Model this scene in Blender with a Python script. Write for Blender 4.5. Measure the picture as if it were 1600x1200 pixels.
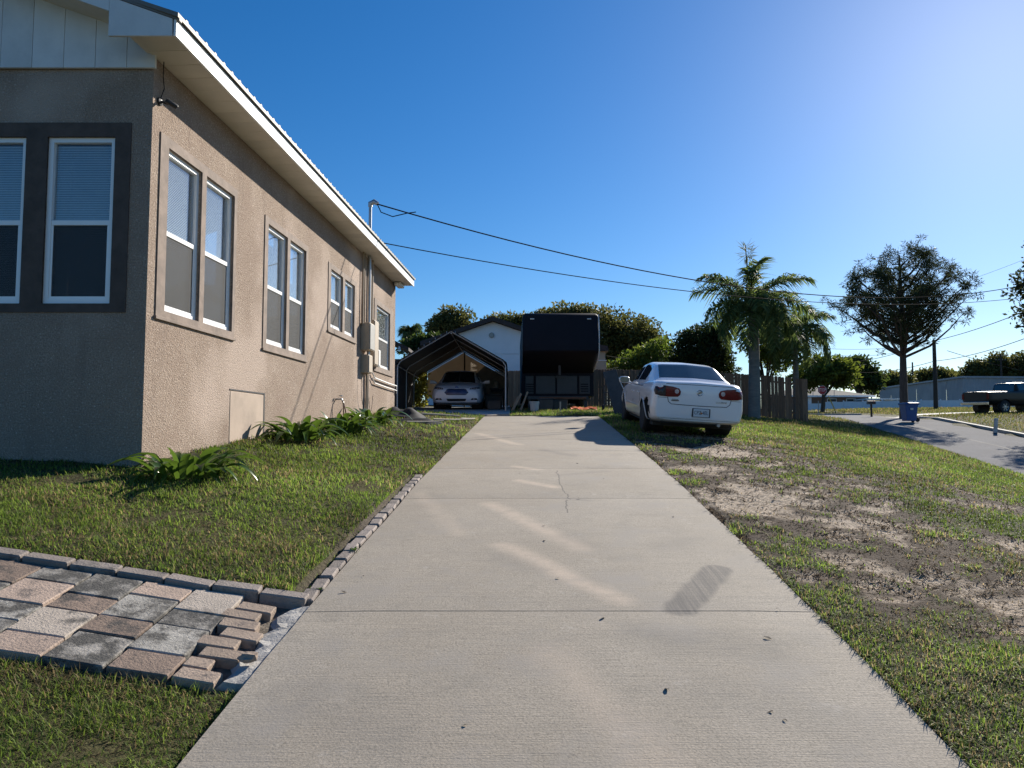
import bpy, bmesh, math, random
import numpy as np
from mathutils import Vector, Matrix
from mathutils.bvhtree import BVHTree

for _o in list(bpy.data.objects): bpy.data.objects.remove(_o)
scn = bpy.context.scene
col = scn.collection
random.seed(7)
rng = np.random.default_rng(11)
R = math.radians

# ------------------------------------------------------------------ camera, sky, sun, exposure
EZ = 1.69                                     # eye height above the near end of the driveway
cam = bpy.data.cameras.new('camera'); cam_o = bpy.data.objects.new('camera', cam); col.objects.link(cam_o)
cam.sensor_width = 36.0; cam.lens = 36.0*1150/1600
cam.clip_start = 0.05; cam.clip_end = 6000
cam_o.location = (0, 0, EZ); cam_o.rotation_euler = (R(90+3.68), 0, 0)
scn.camera = cam_o
SUN_EL, SUN_AZ = R(26.0), R(35.4)             # azimuth measured from +Y towards +X
world = bpy.data.worlds.new('World'); scn.world = world; world.use_nodes = True
wn = world.node_tree; wn.nodes.clear()
sky = wn.nodes.new('ShaderNodeTexSky'); sky.sky_type = 'NISHITA'; sky.sun_disc = False
sky.sun_elevation = SUN_EL; sky.sun_rotation = SUN_AZ
sky.altitude = 0; sky.air_density = 1.0; sky.dust_density = 0.22; sky.ozone_density = 5.0
bg = wn.nodes.new('ShaderNodeBackground'); bg.inputs[1].default_value = 0.070
wo = wn.nodes.new('ShaderNodeOutputWorld')
hsv = wn.nodes.new('ShaderNodeHueSaturation'); hsv.inputs['Saturation'].default_value = 1.27; hsv.inputs['Hue'].default_value = .503
wn.links.new(sky.outputs[0], hsv.inputs['Color']); wn.links.new(hsv.outputs[0], bg.inputs[0]); wn.links.new(bg.outputs[0], wo.inputs[0])
sun = bpy.data.lights.new('sun', 'SUN'); sun.energy = 5.0; sun.angle = R(0.53); sun.color = (1.0, 0.93, 0.82)
sun_o = bpy.data.objects.new('sun', sun); col.objects.link(sun_o)
sd = Vector((math.sin(SUN_AZ)*math.cos(SUN_EL), math.cos(SUN_AZ)*math.cos(SUN_EL), math.sin(SUN_EL)))
sun_o.rotation_euler = sd.to_track_quat('Z', 'Y').to_euler(); sun_o.location = (20, 20, 30)
scn.view_settings.view_transform = 'Standard'; scn.view_settings.look = 'None'
scn.view_settings.gamma = 1; scn.view_settings.exposure = 0.76
scn.render.engine = 'CYCLES'

# ------------------------------------------------------------------ helpers
def tag(o, label=None, cat=None, group=None, kind=None):
    if label: o['label'] = label
    if cat: o['category'] = cat
    if group: o['group'] = group
    if kind: o['kind'] = kind
    return o
def thing(name, label, cat, loc=(0, 0, 0), group=None):
    o = bpy.data.objects.new(name, None); col.objects.link(o); o.location = loc
    o.empty_display_size = .2
    return tag(o, label, cat, group)
def org(o):
    v = Vector((0, 0, 0))
    while o is not None: v += o.location; o = o.parent
    return v
def link(name, me, parent=None, loc=None):
    o = bpy.data.objects.new(name, me); col.objects.link(o)
    if parent is not None: o.parent = parent
    if loc is not None: o.location = loc
    return o
class MB:
    def __init__(s): s.v = []; s.f = []
    def add(s, vs, fs):
        k = len(s.v); s.v += [tuple(v) for v in vs]; s.f += [tuple(i+k for i in f) for f in fs]; return s
    def box(s, x0, x1, y0, y1, z0, z1):
        return s.add([(x0,y0,z0),(x1,y0,z0),(x1,y1,z0),(x0,y1,z0),(x0,y0,z1),(x1,y0,z1),(x1,y1,z1),(x0,y1,z1)],
                     [(0,3,2,1),(4,5,6,7),(0,1,5,4),(1,2,6,5),(2,3,7,6),(3,0,4,7)])
    def fbox(s, F, u0, u1, v0, v1, w0, w1):
        P = F.p
        return s.add([P(u0,v0,w1),P(u1,v0,w1),P(u1,v0,w0),P(u0,v0,w0),P(u0,v1,w1),P(u1,v1,w1),P(u1,v1,w0),P(u0,v1,w0)],
                     [(0,3,2,1),(4,5,6,7),(0,1,5,4),(1,2,6,5),(2,3,7,6),(3,0,4,7)])
    def prism(s, pts, a, b):                     # pts: list of 3D points (polygon), extruded by vector b-a
        n = len(pts); d = Vector(b)-Vector(a)
        vs = [Vector(p) for p in pts]+[Vector(p)+d for p in pts]
        return s.add(vs, [tuple(range(n))[::-1], tuple(range(n, 2*n))]+[(i, (i+1) % n, n+(i+1) % n, n+i) for i in range(n)])
    def tube(s, pts, r, n=8, cap=True):
        pts = [Vector(p) for p in pts]; m = len(pts)
        rr = list(r) if hasattr(r, '__len__') else [r]*m
        vs = []; up = None
        for i, p in enumerate(pts):
            t = (pts[min(i+1, m-1)]-pts[max(i-1, 0)])
            if t.length < 1e-9: t = Vector((0, 0, 1))
            t.normalize()
            if up is None: up = Vector((1, 0, 0)) if abs(t.x) < .8 else Vector((0, 1, 0))
            a = t.cross(up).normalized(); b = a.cross(t).normalized(); up = b
            for k in range(n):
                q = 2*math.pi*k/n; vs.append(p+(a*math.cos(q)+b*math.sin(q))*rr[i])
        fs = [(i*n+k, i*n+(k+1) % n, (i+1)*n+(k+1) % n, (i+1)*n+k) for i in range(m-1) for k in range(n)]
        if cap: fs += [tuple(range(n))[::-1], tuple((m-1)*n+k for k in range(n))]
        return s.add(vs, fs)
    def lathe(s, prof, n=16, c=(0, 0, 0), axis='z'):
        vs = []
        for r, z in prof:
            for k in range(n):
                q = 2*math.pi*k/n; x, y = r*math.cos(q), r*math.sin(q)
                vs.append({'z': (c[0]+x, c[1]+y, c[2]+z), 'x': (c[0]+z, c[1]+x, c[2]+y), 'y': (c[0]+x, c[1]+z, c[2]+y)}[axis])
        m = len(prof)
        return s.add(vs, [(i*n+k, i*n+(k+1) % n, (i+1)*n+(k+1) % n, (i+1)*n+k) for i in range(m-1) for k in range(n)]
                     + [tuple(range(n)), tuple((m-1)*n+k for k in range(n))])
    def mesh(s, name, mat, o=Vector((0, 0, 0)), smooth=False, fix=True):
        me = bpy.data.meshes.new(name)
        me.from_pydata([(v[0]-o.x, v[1]-o.y, v[2]-o.z) for v in s.v], [], s.f)
        if mat is not None: me.materials.append(mat)
        if fix:
            b = bmesh.new(); b.from_mesh(me); bmesh.ops.recalc_face_normals(b, faces=b.faces); b.to_mesh(me); b.free()
        if smooth:
            me.polygons.foreach_set('use_smooth', [True]*len(me.polygons))
        me.update(); return me
    def build(s, name, mat, parent=None, smooth=False, bevel=0, at=None, fix=True):
        o = org(parent) if parent is not None else Vector(at or (0, 0, 0))
        ob = link(name, s.mesh(name, mat, o, smooth, fix), parent)
        if parent is None: ob.location = o
        if bevel:
            m = ob.modifiers.new('bevel', 'BEVEL'); m.width = bevel; m.segments = 2; m.limit_method = 'ANGLE'
        if smooth and not bevel:
            try: ob.data.set_sharp_from_angle(angle=R(40))
            except Exception: pass
        return ob
class Frame:                                     # a wall frame: u along, v up, w outward
    def __init__(s, o, u, n): s.o = Vector(o); s.u = Vector(u).normalized(); s.n = Vector(n).normalized()
    def p(s, u, v, w): return s.o+s.u*u+s.n*w+Vector((0, 0, v))
def fast_mesh(name, V, F, mat, C=None, smooth=False):   # numpy verts, face arrays (list of (n,k) index arrays), colours per vertex
    me = bpy.data.meshes.new(name)
    me.vertices.add(len(V)); me.vertices.foreach_set('co', np.asarray(V, np.float32).ravel())
    F = [np.asarray(f, np.int32) for f in F if len(f)]
    tot = sum(f.size for f in F); npol = sum(len(f) for f in F)
    me.loops.add(tot); me.polygons.add(npol)
    me.loops.foreach_set('vertex_index', np.concatenate([f.ravel() for f in F]))
    st = []; c = 0
    for f in F:
        st.append(c+np.arange(len(f))*f.shape[1]); c += f.size
    me.polygons.foreach_set('loop_start', np.concatenate(st).astype(np.int32))
    if C is not None:
        a = me.attributes.new('Col', 'FLOAT_COLOR', 'POINT')
        cc = np.ones((len(V), 4), np.float32); cc[:, :3] = C
        a.data.foreach_set('color', cc.ravel())
    if smooth: me.polygons.foreach_set('use_smooth', np.ones(npol, bool))
    me.materials.append(mat); me.update(calc_edges=True); me.validate()
    return me
# --- lattice noise in numpy
def vnoise(x, y, seed=0):
    x = np.asarray(x, float); y = np.asarray(y, float)
    xi = np.floor(x).astype(np.int64); yi = np.floor(y).astype(np.int64); fx = x-xi; fy = y-yi
    def h(a, b):
        n = (a*374761393+b*668265263+seed*974711) & 0x7fffffff
        n = ((n ^ (n >> 13))*1274126177) & 0x7fffffff
        return ((n ^ (n >> 16)) & 0xffff)/65535.0
    u = fx*fx*(3-2*fx); v = fy*fy*(3-2*fy)
    return (h(xi, yi)*(1-u)+h(xi+1, yi)*u)*(1-v)+(h(xi, yi+1)*(1-u)+h(xi+1, yi+1)*u)*v
def fbm(x, y, seed=0, o=3):
    t = 0; a = .5; s = 0
    for i in range(o): t = t+a*vnoise(x*2**i, y*2**i, seed+i*17); s += a; a *= .55
    return t/s

# ------------------------------------------------------------------ materials
def nodes(name):
    m = bpy.data.materials.new(name); m.use_nodes = True; nt = m.node_tree
    b = nt.nodes['Principled BSDF']; return m, nt, b
def N(nt, typ, **kw):
    n = nt.nodes.new(typ)
    for k, v in kw.items():
        if k.startswith('i_'): n.inputs[int(k[2:])].default_value = v
        else: setattr(n, k, v)
    return n
def mixc(nt, fac, a, b, blend='MIX'):
    n = nt.nodes.new('ShaderNodeMix'); n.data_type = 'RGBA'; n.blend_type = blend
    for i, v in ((0, fac), (6, a), (7, b)):
        if hasattr(v, 'is_linked') or hasattr(v, 'links'): nt.links.new(v, n.inputs[i])
        else: n.inputs[i].default_value = v if i == 0 else (*v[:3], 1)
    return n.outputs[2]
def ramp(nt, src, lo, hi, c0=(0, 0, 0), c1=(1, 1, 1)):
    r = nt.nodes.new('ShaderNodeValToRGB'); r.color_ramp.elements[0].position = lo; r.color_ramp.elements[1].position = hi
    r.color_ramp.elements[0].color = (*c0, 1); r.color_ramp.elements[1].color = (*c1, 1)
    nt.links.new(src, r.inputs[0]); return r.outputs[0]
def noise(nt, vec, scale, detail=4, rough=.6, dist=0):
    n = N(nt, 'ShaderNodeTexNoise'); n.inputs['Scale'].default_value = scale; n.inputs['Detail'].default_value = detail
    n.inputs['Roughness'].default_value = rough; n.inputs['Distortion'].default_value = dist
    if vec is not None: nt.links.new(vec, n.inputs['Vector'])
    return n.outputs[0]
def sc(c, k): return tuple(min(1, x*k) for x in c)
def pmat(name, base, rough=.6, metal=0, var=.18, scale=4, bump=0, bscale=60, spec=.5, rnd=0, stretch=None, dirt=0, coat=0, emit=None):
    m, nt, b = nodes(name)
    tc = N(nt, 'ShaderNodeTexCoord'); vec = tc.outputs['Object']
    if stretch:
        mp = N(nt, 'ShaderNodeMapping'); mp.inputs['Scale'].default_value = stretch; nt.links.new(vec, mp.inputs[0]); vec = mp.outputs[0]
    if rnd:                                       # move the pattern from copy to copy
        oi = N(nt, 'ShaderNodeObjectInfo'); ad = N(nt, 'ShaderNodeVectorMath', operation='ADD')
        sm = N(nt, 'ShaderNodeVectorMath', operation='SCALE'); cx = N(nt, 'ShaderNodeCombineXYZ')
        for i in range(3): nt.links.new(oi.outputs['Random'], cx.inputs[i])
        nt.links.new(cx.outputs[0], sm.inputs[0]); sm.inputs['Scale'].default_value = 37
        nt.links.new(vec, ad.inputs[0]); nt.links.new(sm.outputs[0], ad.inputs[1]); vec = ad.outputs[0]
    nz = noise(nt, vec, scale)
    c = mixc(nt, ramp(nt, nz, .3, .7), sc(base, 1-var), sc(base, 1+var))
    if dirt:
        c = mixc(nt, ramp(nt, noise(nt, vec, scale*.6, 6, .7), .5, .75), c, sc(base, 1-dirt))
    if rnd:
        mr = N(nt, 'ShaderNodeMapRange'); nt.links.new(oi.outputs['Random'], mr.inputs[0])
        mr.inputs[3].default_value = 1-rnd; mr.inputs[4].default_value = 1+rnd
        cb = N(nt, 'ShaderNodeCombineColor')
        for i in range(3): nt.links.new(mr.outputs[0], cb.inputs[i])
        c = mixc(nt, 1.0, c, cb.outputs[0], 'MULTIPLY')
    nt.links.new(c, b.inputs['Base Color'])
    b.inputs['Roughness'].default_value = rough; b.inputs['Metallic'].default_value = metal
    b.inputs['Specular IOR Level'].default_value = spec; b.inputs['Coat Weight'].default_value = coat
    b.inputs['Coat Roughness'].default_value = .05
    if bump:
        bp = N(nt, 'ShaderNodeBump'); bp.inputs['Strength'].default_value = bump; bp.inputs['Distance'].default_value = .02
        nt.links.new(noise(nt, vec, bscale, 5, .65), bp.inputs['Height']); nt.links.new(bp.outputs[0], b.inputs['Normal'])
    if emit: b.inputs['Emission Color'].default_value = (*emit[:3], 1); b.inputs['Emission Strength'].default_value = emit[3]
    return m
def leafmat(name, trans=.35, rough=.5, spec=.35):
    m, nt, b = nodes(name)
    at = N(nt, 'ShaderNodeAttribute', attribute_name='Col')
    nt.links.new(at.outputs[0], b.inputs['Base Color']); b.inputs['Roughness'].default_value = rough
    b.inputs['Specular IOR Level'].default_value = spec
    tr = N(nt, 'ShaderNodeBsdfTranslucent'); mx = N(nt, 'ShaderNodeMixShader'); mx.inputs[0].default_value = trans
    hs = N(nt, 'ShaderNodeHueSaturation'); hs.inputs['Value'].default_value = 1.5; hs.inputs['Saturation'].default_value = 1.1
    nt.links.new(at.outputs[0], hs.inputs['Color']); nt.links.new(hs.outputs[0], tr.inputs[0])
    nt.links.new(b.outputs[0], mx.inputs[1]); nt.links.new(tr.outputs[0], mx.inputs[2])
    nt.links.new(mx.outputs[0], nt.nodes['Material Output'].inputs[0])
    return m
def plainleaf(name, base, trans=.35, var=.35, rough=.35):
    m = pmat(name, base, rough, var=var, scale=6, rnd=.3); nt = m.node_tree; b = nt.nodes['Principled BSDF']
    tr = N(nt, 'ShaderNodeBsdfTranslucent'); mx = N(nt, 'ShaderNodeMixShader'); mx.inputs[0].default_value = trans
    tr.inputs[0].default_value = (min(1, base[0]*2.2), min(1, base[1]*2), base[2]*1.2, 1)
    nt.links.new(b.outputs[0], mx.inputs[1]); nt.links.new(tr.outputs[0], mx.inputs[2])
    nt.links.new(mx.outputs[0], nt.nodes['Material Output'].inputs[0]); return m
def glassmat(name, tint=(.9, .95, 1), refl=1.0, base_refl=.0):
    m = bpy.data.materials.new(name); m.use_nodes = True; nt = m.node_tree; nt.nodes.clear()
    o = N(nt, 'ShaderNodeOutputMaterial'); tr = N(nt, 'ShaderNodeBsdfTransparent'); tr.inputs[0].default_value = (*tint, 1)
    gl = N(nt, 'ShaderNodeBsdfGlossy'); gl.inputs['Roughness'].default_value = .015; gl.inputs[0].default_value = (refl, refl, refl, 1)
    lw = N(nt, 'ShaderNodeLayerWeight'); lw.inputs[0].default_value = .5
    fr = N(nt, 'ShaderNodeMath', operation='POWER'); nt.links.new(lw.outputs['Facing'], fr.inputs[0]); fr.inputs[1].default_value = 4.0
    ad = N(nt, 'ShaderNodeMath', operation='ADD'); ad.use_clamp = True; ad.inputs[1].default_value = base_refl
    mx = N(nt, 'ShaderNodeMixShader'); nt.links.new(fr.outputs[0], ad.inputs[0]); nt.links.new(ad.outputs[0], mx.inputs[0])
    nt.links.new(tr.outputs[0], mx.inputs[1]); nt.links.new(gl.outputs[0], mx.inputs[2]); nt.links.new(mx.outputs[0], o.inputs[0])
    return m
M = {}
# stucco: sprayed lumps with light and dark specks
m, nt, b = nodes('stucco'); tc = N(nt, 'ShaderNodeTexCoord'); v = tc.outputs['Object']
c = mixc(nt, ramp(nt, noise(nt, v, 1.1, 5, .6), .3, .7), (.36, .276, .214), (.455, .362, .288))
vo = N(nt, 'ShaderNodeTexVoronoi'); vo.inputs['Scale'].default_value = 42; nt.links.new(v, vo.inputs['Vector'])
lump = noise(nt, v, 62, 3, .6)
c = mixc(nt, ramp(nt, lump, .36, .60), (.25, .185, .144), c)
c = mixc(nt, ramp(nt, noise(nt, v, 2.4, 6, .7), .45, .75), c, (.30, .222, .172))
mps = N(nt, 'ShaderNodeMapping'); mps.inputs['Scale'].default_value = (2.6, 2.6, .28); nt.links.new(v, mps.inputs[0])
c = mixc(nt, ramp(nt, noise(nt, mps.outputs[0], 1.6, 6, .7), .54, .80), c, (.265, .20, .158))
c = mixc(nt, ramp(nt, noise(nt, v, .55, 3, .5), .52, .66), c, (.47, .372, .305))
c = mixc(nt, ramp(nt, noise(nt, v, 48, 3), .58, .72), c, (.60, .51, .43))
nt.links.new(c, b.inputs['Base Color']); b.inputs['Roughness'].default_value = .92; b.inputs['Specular IOR Level'].default_value = .2
bp = N(nt, 'ShaderNodeBump'); bp.inputs['Strength'].default_value = 1.0; bp.inputs['Distance'].default_value = .022
nt.links.new(lump, bp.inputs['Height']); nt.links.new(bp.outputs[0], b.inputs['Normal']); M['stucco'] = m
M['trim'] = pmat('trim', (.235, .18, .145), .85, var=.25, scale=5, bump=.25, bscale=40, dirt=.35)
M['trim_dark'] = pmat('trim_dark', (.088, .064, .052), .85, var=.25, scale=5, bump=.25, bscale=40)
M['panel'] = pmat('panel', (.40, .31, .24), .8, var=.1, scale=3, bump=.15, bscale=60, dirt=.3)
M['white'] = pmat('white', (.78, .78, .76), .45, var=.05, scale=2, dirt=.15)
M['vinyl'] = pmat('vinyl', (.86, .86, .85), .35, var=.03, scale=2)
M['soffit'] = pmat('soffit', (.66, .60, .50), .55, var=.06, scale=2, dirt=.12, rnd=.04)
M['roofmetal'] = pmat('roofmetal', (.17, .16, .14), .6, .1, var=.15, scale=3, dirt=.4)
M['glass'] = glassmat('glass', (.91, .94, .96), 1.0, .045)
M['blind'] = pmat('blind', (.70, .70, .68), .5, var=.05)
M['room'] = pmat('room', (.10, .09, .08), .9)
M['beige_box'] = pmat('beige_box', (.42, .35, .27), .6, var=.12, dirt=.3)
M['greybox'] = pmat('greybox', (.38, .37, .34), .5, var=.1, dirt=.3)
M['pipe'] = pmat('pipe', (.36, .28, .20), .6, var=.15, dirt=.3)
M['steel'] = pmat('steel', (.42, .43, .44), .4, .6, var=.15, dirt=.3)
M['galv'] = pmat('galv', (.48, .49, .50), .4, .3, var=.1)
M['black'] = pmat('black', (.02, .02, .022), .5, var=.2)
M['rubber'] = pmat('rubber', (.022, .022, .024), .8, var=.2)
M['wire'] = pmat('wire', (.012, .012, .013), .9, spec=.05)
# screen: dark mesh over the lower sash
m, nt, b = nodes('screen'); b.inputs['Base Color'].default_value = (.045, .047, .05, 1); b.inputs['Roughness'].default_value = .8
tr = N(nt, 'ShaderNodeBsdfTransparent'); mx = N(nt, 'ShaderNodeMixShader'); mx.inputs[0].default_value = .52
nt.links.new(tr.outputs[0], mx.inputs[1]); nt.links.new(b.outputs[0], mx.inputs[2]); nt.links.new(mx.outputs[0], nt.nodes['Material Output'].inputs[0]); M['screen'] = m

# ------------------------------------------------------------------ terrain height (world z), all arguments in metres
KZ = [-60, -6, 0, 2.83, 4.51, 8.77, 12.57, 19.7, 22, 26, 31, 40, 92, 130, 4000]
KP = [-6.0, -2.45, -1.69, -1.294, -1.064, -.58, -.22, .41, .54, .74, 1.0, 1.35, 2.7, 3.86, 3.86]
def P(Z):
    Z = np.asarray(Z, float)
    return (np.interp(Z-.7, KZ, KP)+2*np.interp(Z, KZ, KP)+np.interp(Z+.7, KZ, KP))/4+EZ
def XL(Z): return -1.385+.033*np.asarray(Z, float)
def XR(Z): return 1.665+.033*np.asarray(Z, float)
def E(Z):                                       # near edge of the road
    Z = np.asarray(Z, float); return 12.5+.267*(Z-18)
ROAD_W = 4.7
def RD(Z):
    Z = np.asarray(Z, float)
    return np.interp(Z, [-60, 40, 92, 130, 4000], [-7.2, .62, 2.5, 3.86, 3.86])+EZ
def WALLX(Z): return -3.76+.0533*(np.asarray(Z, float)-7.5)
def sstep(a, b, x): t = np.clip((x-a)/(b-a), 0, 1); return t*t*(3-2*t)
def H0(X, Z):
    X, Z = np.broadcast_arrays(np.asarray(X, float), np.asarray(Z, float))
    p = P(Z); xl = XL(Z); xr = XR(Z); e = E(Z); r = RD(Z)
    dl = np.maximum(xl-X, 0); s = np.interp(Z, [8, 19.5, 30], [.14, .08, .0])
    left = np.minimum(dl, 2.6)*s+np.maximum(dl-2.6, 0)*np.where(dl < 9, .05, .05)*(dl < 12)+(dl >= 12)*9.4*.05
    t = np.clip((X-xr)/np.maximum(e-xr, .5), 0, 1); g = .25*t+.75*t*t
    h = np.where(X < xl, p+left, p+(r-p)*g)
    far = np.maximum(X-(e+ROAD_W), 0)
    return h+np.where(far > 0, .12+.35*(1-np.exp(-far/9)), 0)
def dirtness(X, Z):
    X = np.asarray(X, float); Z = np.asarray(Z, float)
    pz = [3.5, 4.6, 5.6, 8, 11, 14.5, 18]; px = [4.6, 3.7, 2.9, 2.75, 3.3, 3.9, 3.9]
    d = np.abs(X-np.interp(Z, pz, px))
    band = np.exp(-(d/1.5)**2)*sstep(3.2, 4.6, Z)*(1-sstep(14.5, 17.5, Z))
    band = np.maximum(band, .8*np.exp(-((X-5.4)/1.5)**2-((Z-9.5)/2.2)**2))
    band = np.maximum(band, .75*np.exp(-((X-4.9)/1.6)**2-((Z-6.0)/1.0)**2))
    n = fbm(X*.9, Z*.9, 3)*1.5-.75+(fbm(X*3.3, Z*2.3, 9)-.5)*1.1
    f = (fbm(X*4.5, Z*5.5, 15)-.5)*1.3
    return np.clip(band*.66+(n*.72+f*.75)*np.clip(band*2.4, .14, 1), 0, 1.4)
def onwalk(X, Z): return (Z > 3.58) & (Z < 4.72) & (X < XL(Z)+.02)
def ondrive(X, Z): return (X > XL(Z)) & (X < XR(Z)) & (Z < 20.3)
def onroad(X, Z, m=0.0): return ((X > E(Z)-m) & (X < E(Z)+ROAD_W+m) & (Z < 59)) | ((Z > 53-m) & (Z < 58.5+m) & (X > -30) & (X < E(Z)+ROAD_W))
def WK(X, Z): return -1.05+EZ-.15*(np.asarray(X, float)+1.4)+.16*(np.asarray(Z, float)-4.55)   # walkway plane
def H(X, Z):
    X, Z = np.broadcast_arrays(np.asarray(X, float), np.asarray(Z, float))
    h = H0(X, Z)
    near = (Z < 30) & (np.abs(X) < 25)
    bumps = (fbm(X*1.6, Z*1.6, 21)-.5)*.05+(fbm(X*6, Z*6, 5, 2)-.5)*.022
    edge = np.minimum(np.abs(X-XL(Z)), np.abs(X-XR(Z)))
    h = h+np.where(near, bumps*np.clip(edge/.5, .15, 1), 0)
    w = np.clip(1-np.maximum(np.abs(Z-4.15)-.75, 0)/.8, 0, 1)*np.clip((XL(Z)+.2-X)/.3, 0, 1)   # the lawn meets the walkway
    h = h*(1-w)+(WK(X, Z)-np.where(Z < 4.1, .035, -.012))*w
    h = np.where(onwalk(X, Z), np.minimum(h, WK(X, Z)-.052), h)
    h = np.where((X > XL(Z)-.16) & (X <= XL(Z)) & (Z > 4.68) & (Z < 9.3), P(Z)-.045, h)
    h = np.where(ondrive(X, Z), P(Z)-.09, h)
    h = np.where(onroad(X, Z, .02), np.minimum(h, RD(Z)-.10), h)
    h = np.where((Z > 19.9) & (Z < 31.6) & (X > -5) & (X < -.05), P(Z)-.06, h)
    return h
def hz(x, y): return float(H(x, y))
TC, TS = math.cos(R(3.68)), math.sin(R(3.68))       # survey helpers: height and offset of a sighted point at distance Z
def zat(y, Z): k = (600-y)/1150; return (k*Z*TC+Z*TS)/(TC-k*TS)+EZ
def xat(x, Z, y=640): return (x-800)/1150*(Z*TC+(zat(y, Z)-EZ)*TS)

# ------------------------------------------------------------------ ground sheet
def lines(a, b, step, far):
    d = list(np.arange(a, b+1e-6, step)); s = step; lo = a; hi = b; L = []; U = []
    while lo > -far: s *= 1.16; lo -= s; L.append(lo)
    s = step
    while hi < far: s *= 1.16; hi += s; U.append(hi)
    return np.array(L[::-1]+d+U)
gx = lines(-6.5, 13, .11, 2500); gy = lines(.6, 21, .11, 2500)
GX, GY = np.meshgrid(gx, gy)
GZ = H(GX, GY)
nx, ny = len(gx), len(gy)
I = (np.arange(ny-1)[:, None]*nx+np.arange(nx-1)[None, :]).ravel()
D = dirtness(GX, GY)
sandn = fbm(GX*2.1, GY*2.1, 31)
soil = np.array([.085, .075, .042]); green = np.array([.075, .10, .028]); sand = np.array([.52, .43, .335]); dark = np.array([.090, .064, .045])
gcol = soil*.68+green*.22
gcol = np.broadcast_to(gcol, GX.shape+(3,)).copy()
yel = fbm(GX*.5, GY*.5, 41)[..., None]
gcol = gcol*(.75+.5*yel)+np.array([.03, .022, .004])*sstep(.45, .8, yel)
kd = sstep(.22, .40, D)[..., None]; gcol = gcol*(1-kd)+dark*kd
ks = sstep(.57, .63, D+(sandn-.5)*.6+(fbm(GX*7, GY*5, 33)-.5)*.5)[..., None]; gcol = gcol*(1-ks)+sand*ks
wkm = onwalk(GX, GY) & (GY > 3.55); gcol[wkm] = (.23, .20, .165)
em_ = (GX > XL(GY)-.2) & (GX <= XL(GY)+.1) & (GY > 4.6) & (GY < 9.3); gcol[em_] = (.15, .125, .095)
GZ = GZ+np.where(ks[..., 0] > .5, -.015, 0)
gmat, nt, b = nodes('ground_soil')
at = N(nt, 'ShaderNodeAttribute', attribute_name='Col'); tc = N(nt, 'ShaderNodeTexCoord')
c = mixc(nt, 1.0, at.outputs[0], ramp(nt, noise(nt, tc.outputs['Object'], 17, 8, .8), .30, .70, (.38, .37, .36), (1.45, 1.42, 1.38)), 'MULTIPLY')
c = mixc(nt, ramp(nt, noise(nt, tc.outputs['Object'], 55, 3, .7), .62, .72), c, (.05, .04, .03))
nt.links.new(c, b.inputs['Base Color']); b.inputs['Roughness'].default_value = .95; b.inputs['Specular IOR Level'].default_value = .15
bp = N(nt, 'ShaderNodeBump'); bp.inputs['Strength'].default_value = 1.0; bp.inputs['Distance'].default_value = .045
nt.links.new(noise(nt, tc.outputs['Object'], 26, 6, .7), bp.inputs['Height']); nt.links.new(bp.outputs[0], b.inputs['Normal'])
gme = fast_mesh('ground', np.stack([GX, GY, GZ], -1).reshape(-1, 3), [np.stack([I, I+1, I+nx+1, I+nx], 1)], gmat, gcol.reshape(-1, 3), True)
tag(link('ground', gme), kind='structure')

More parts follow.
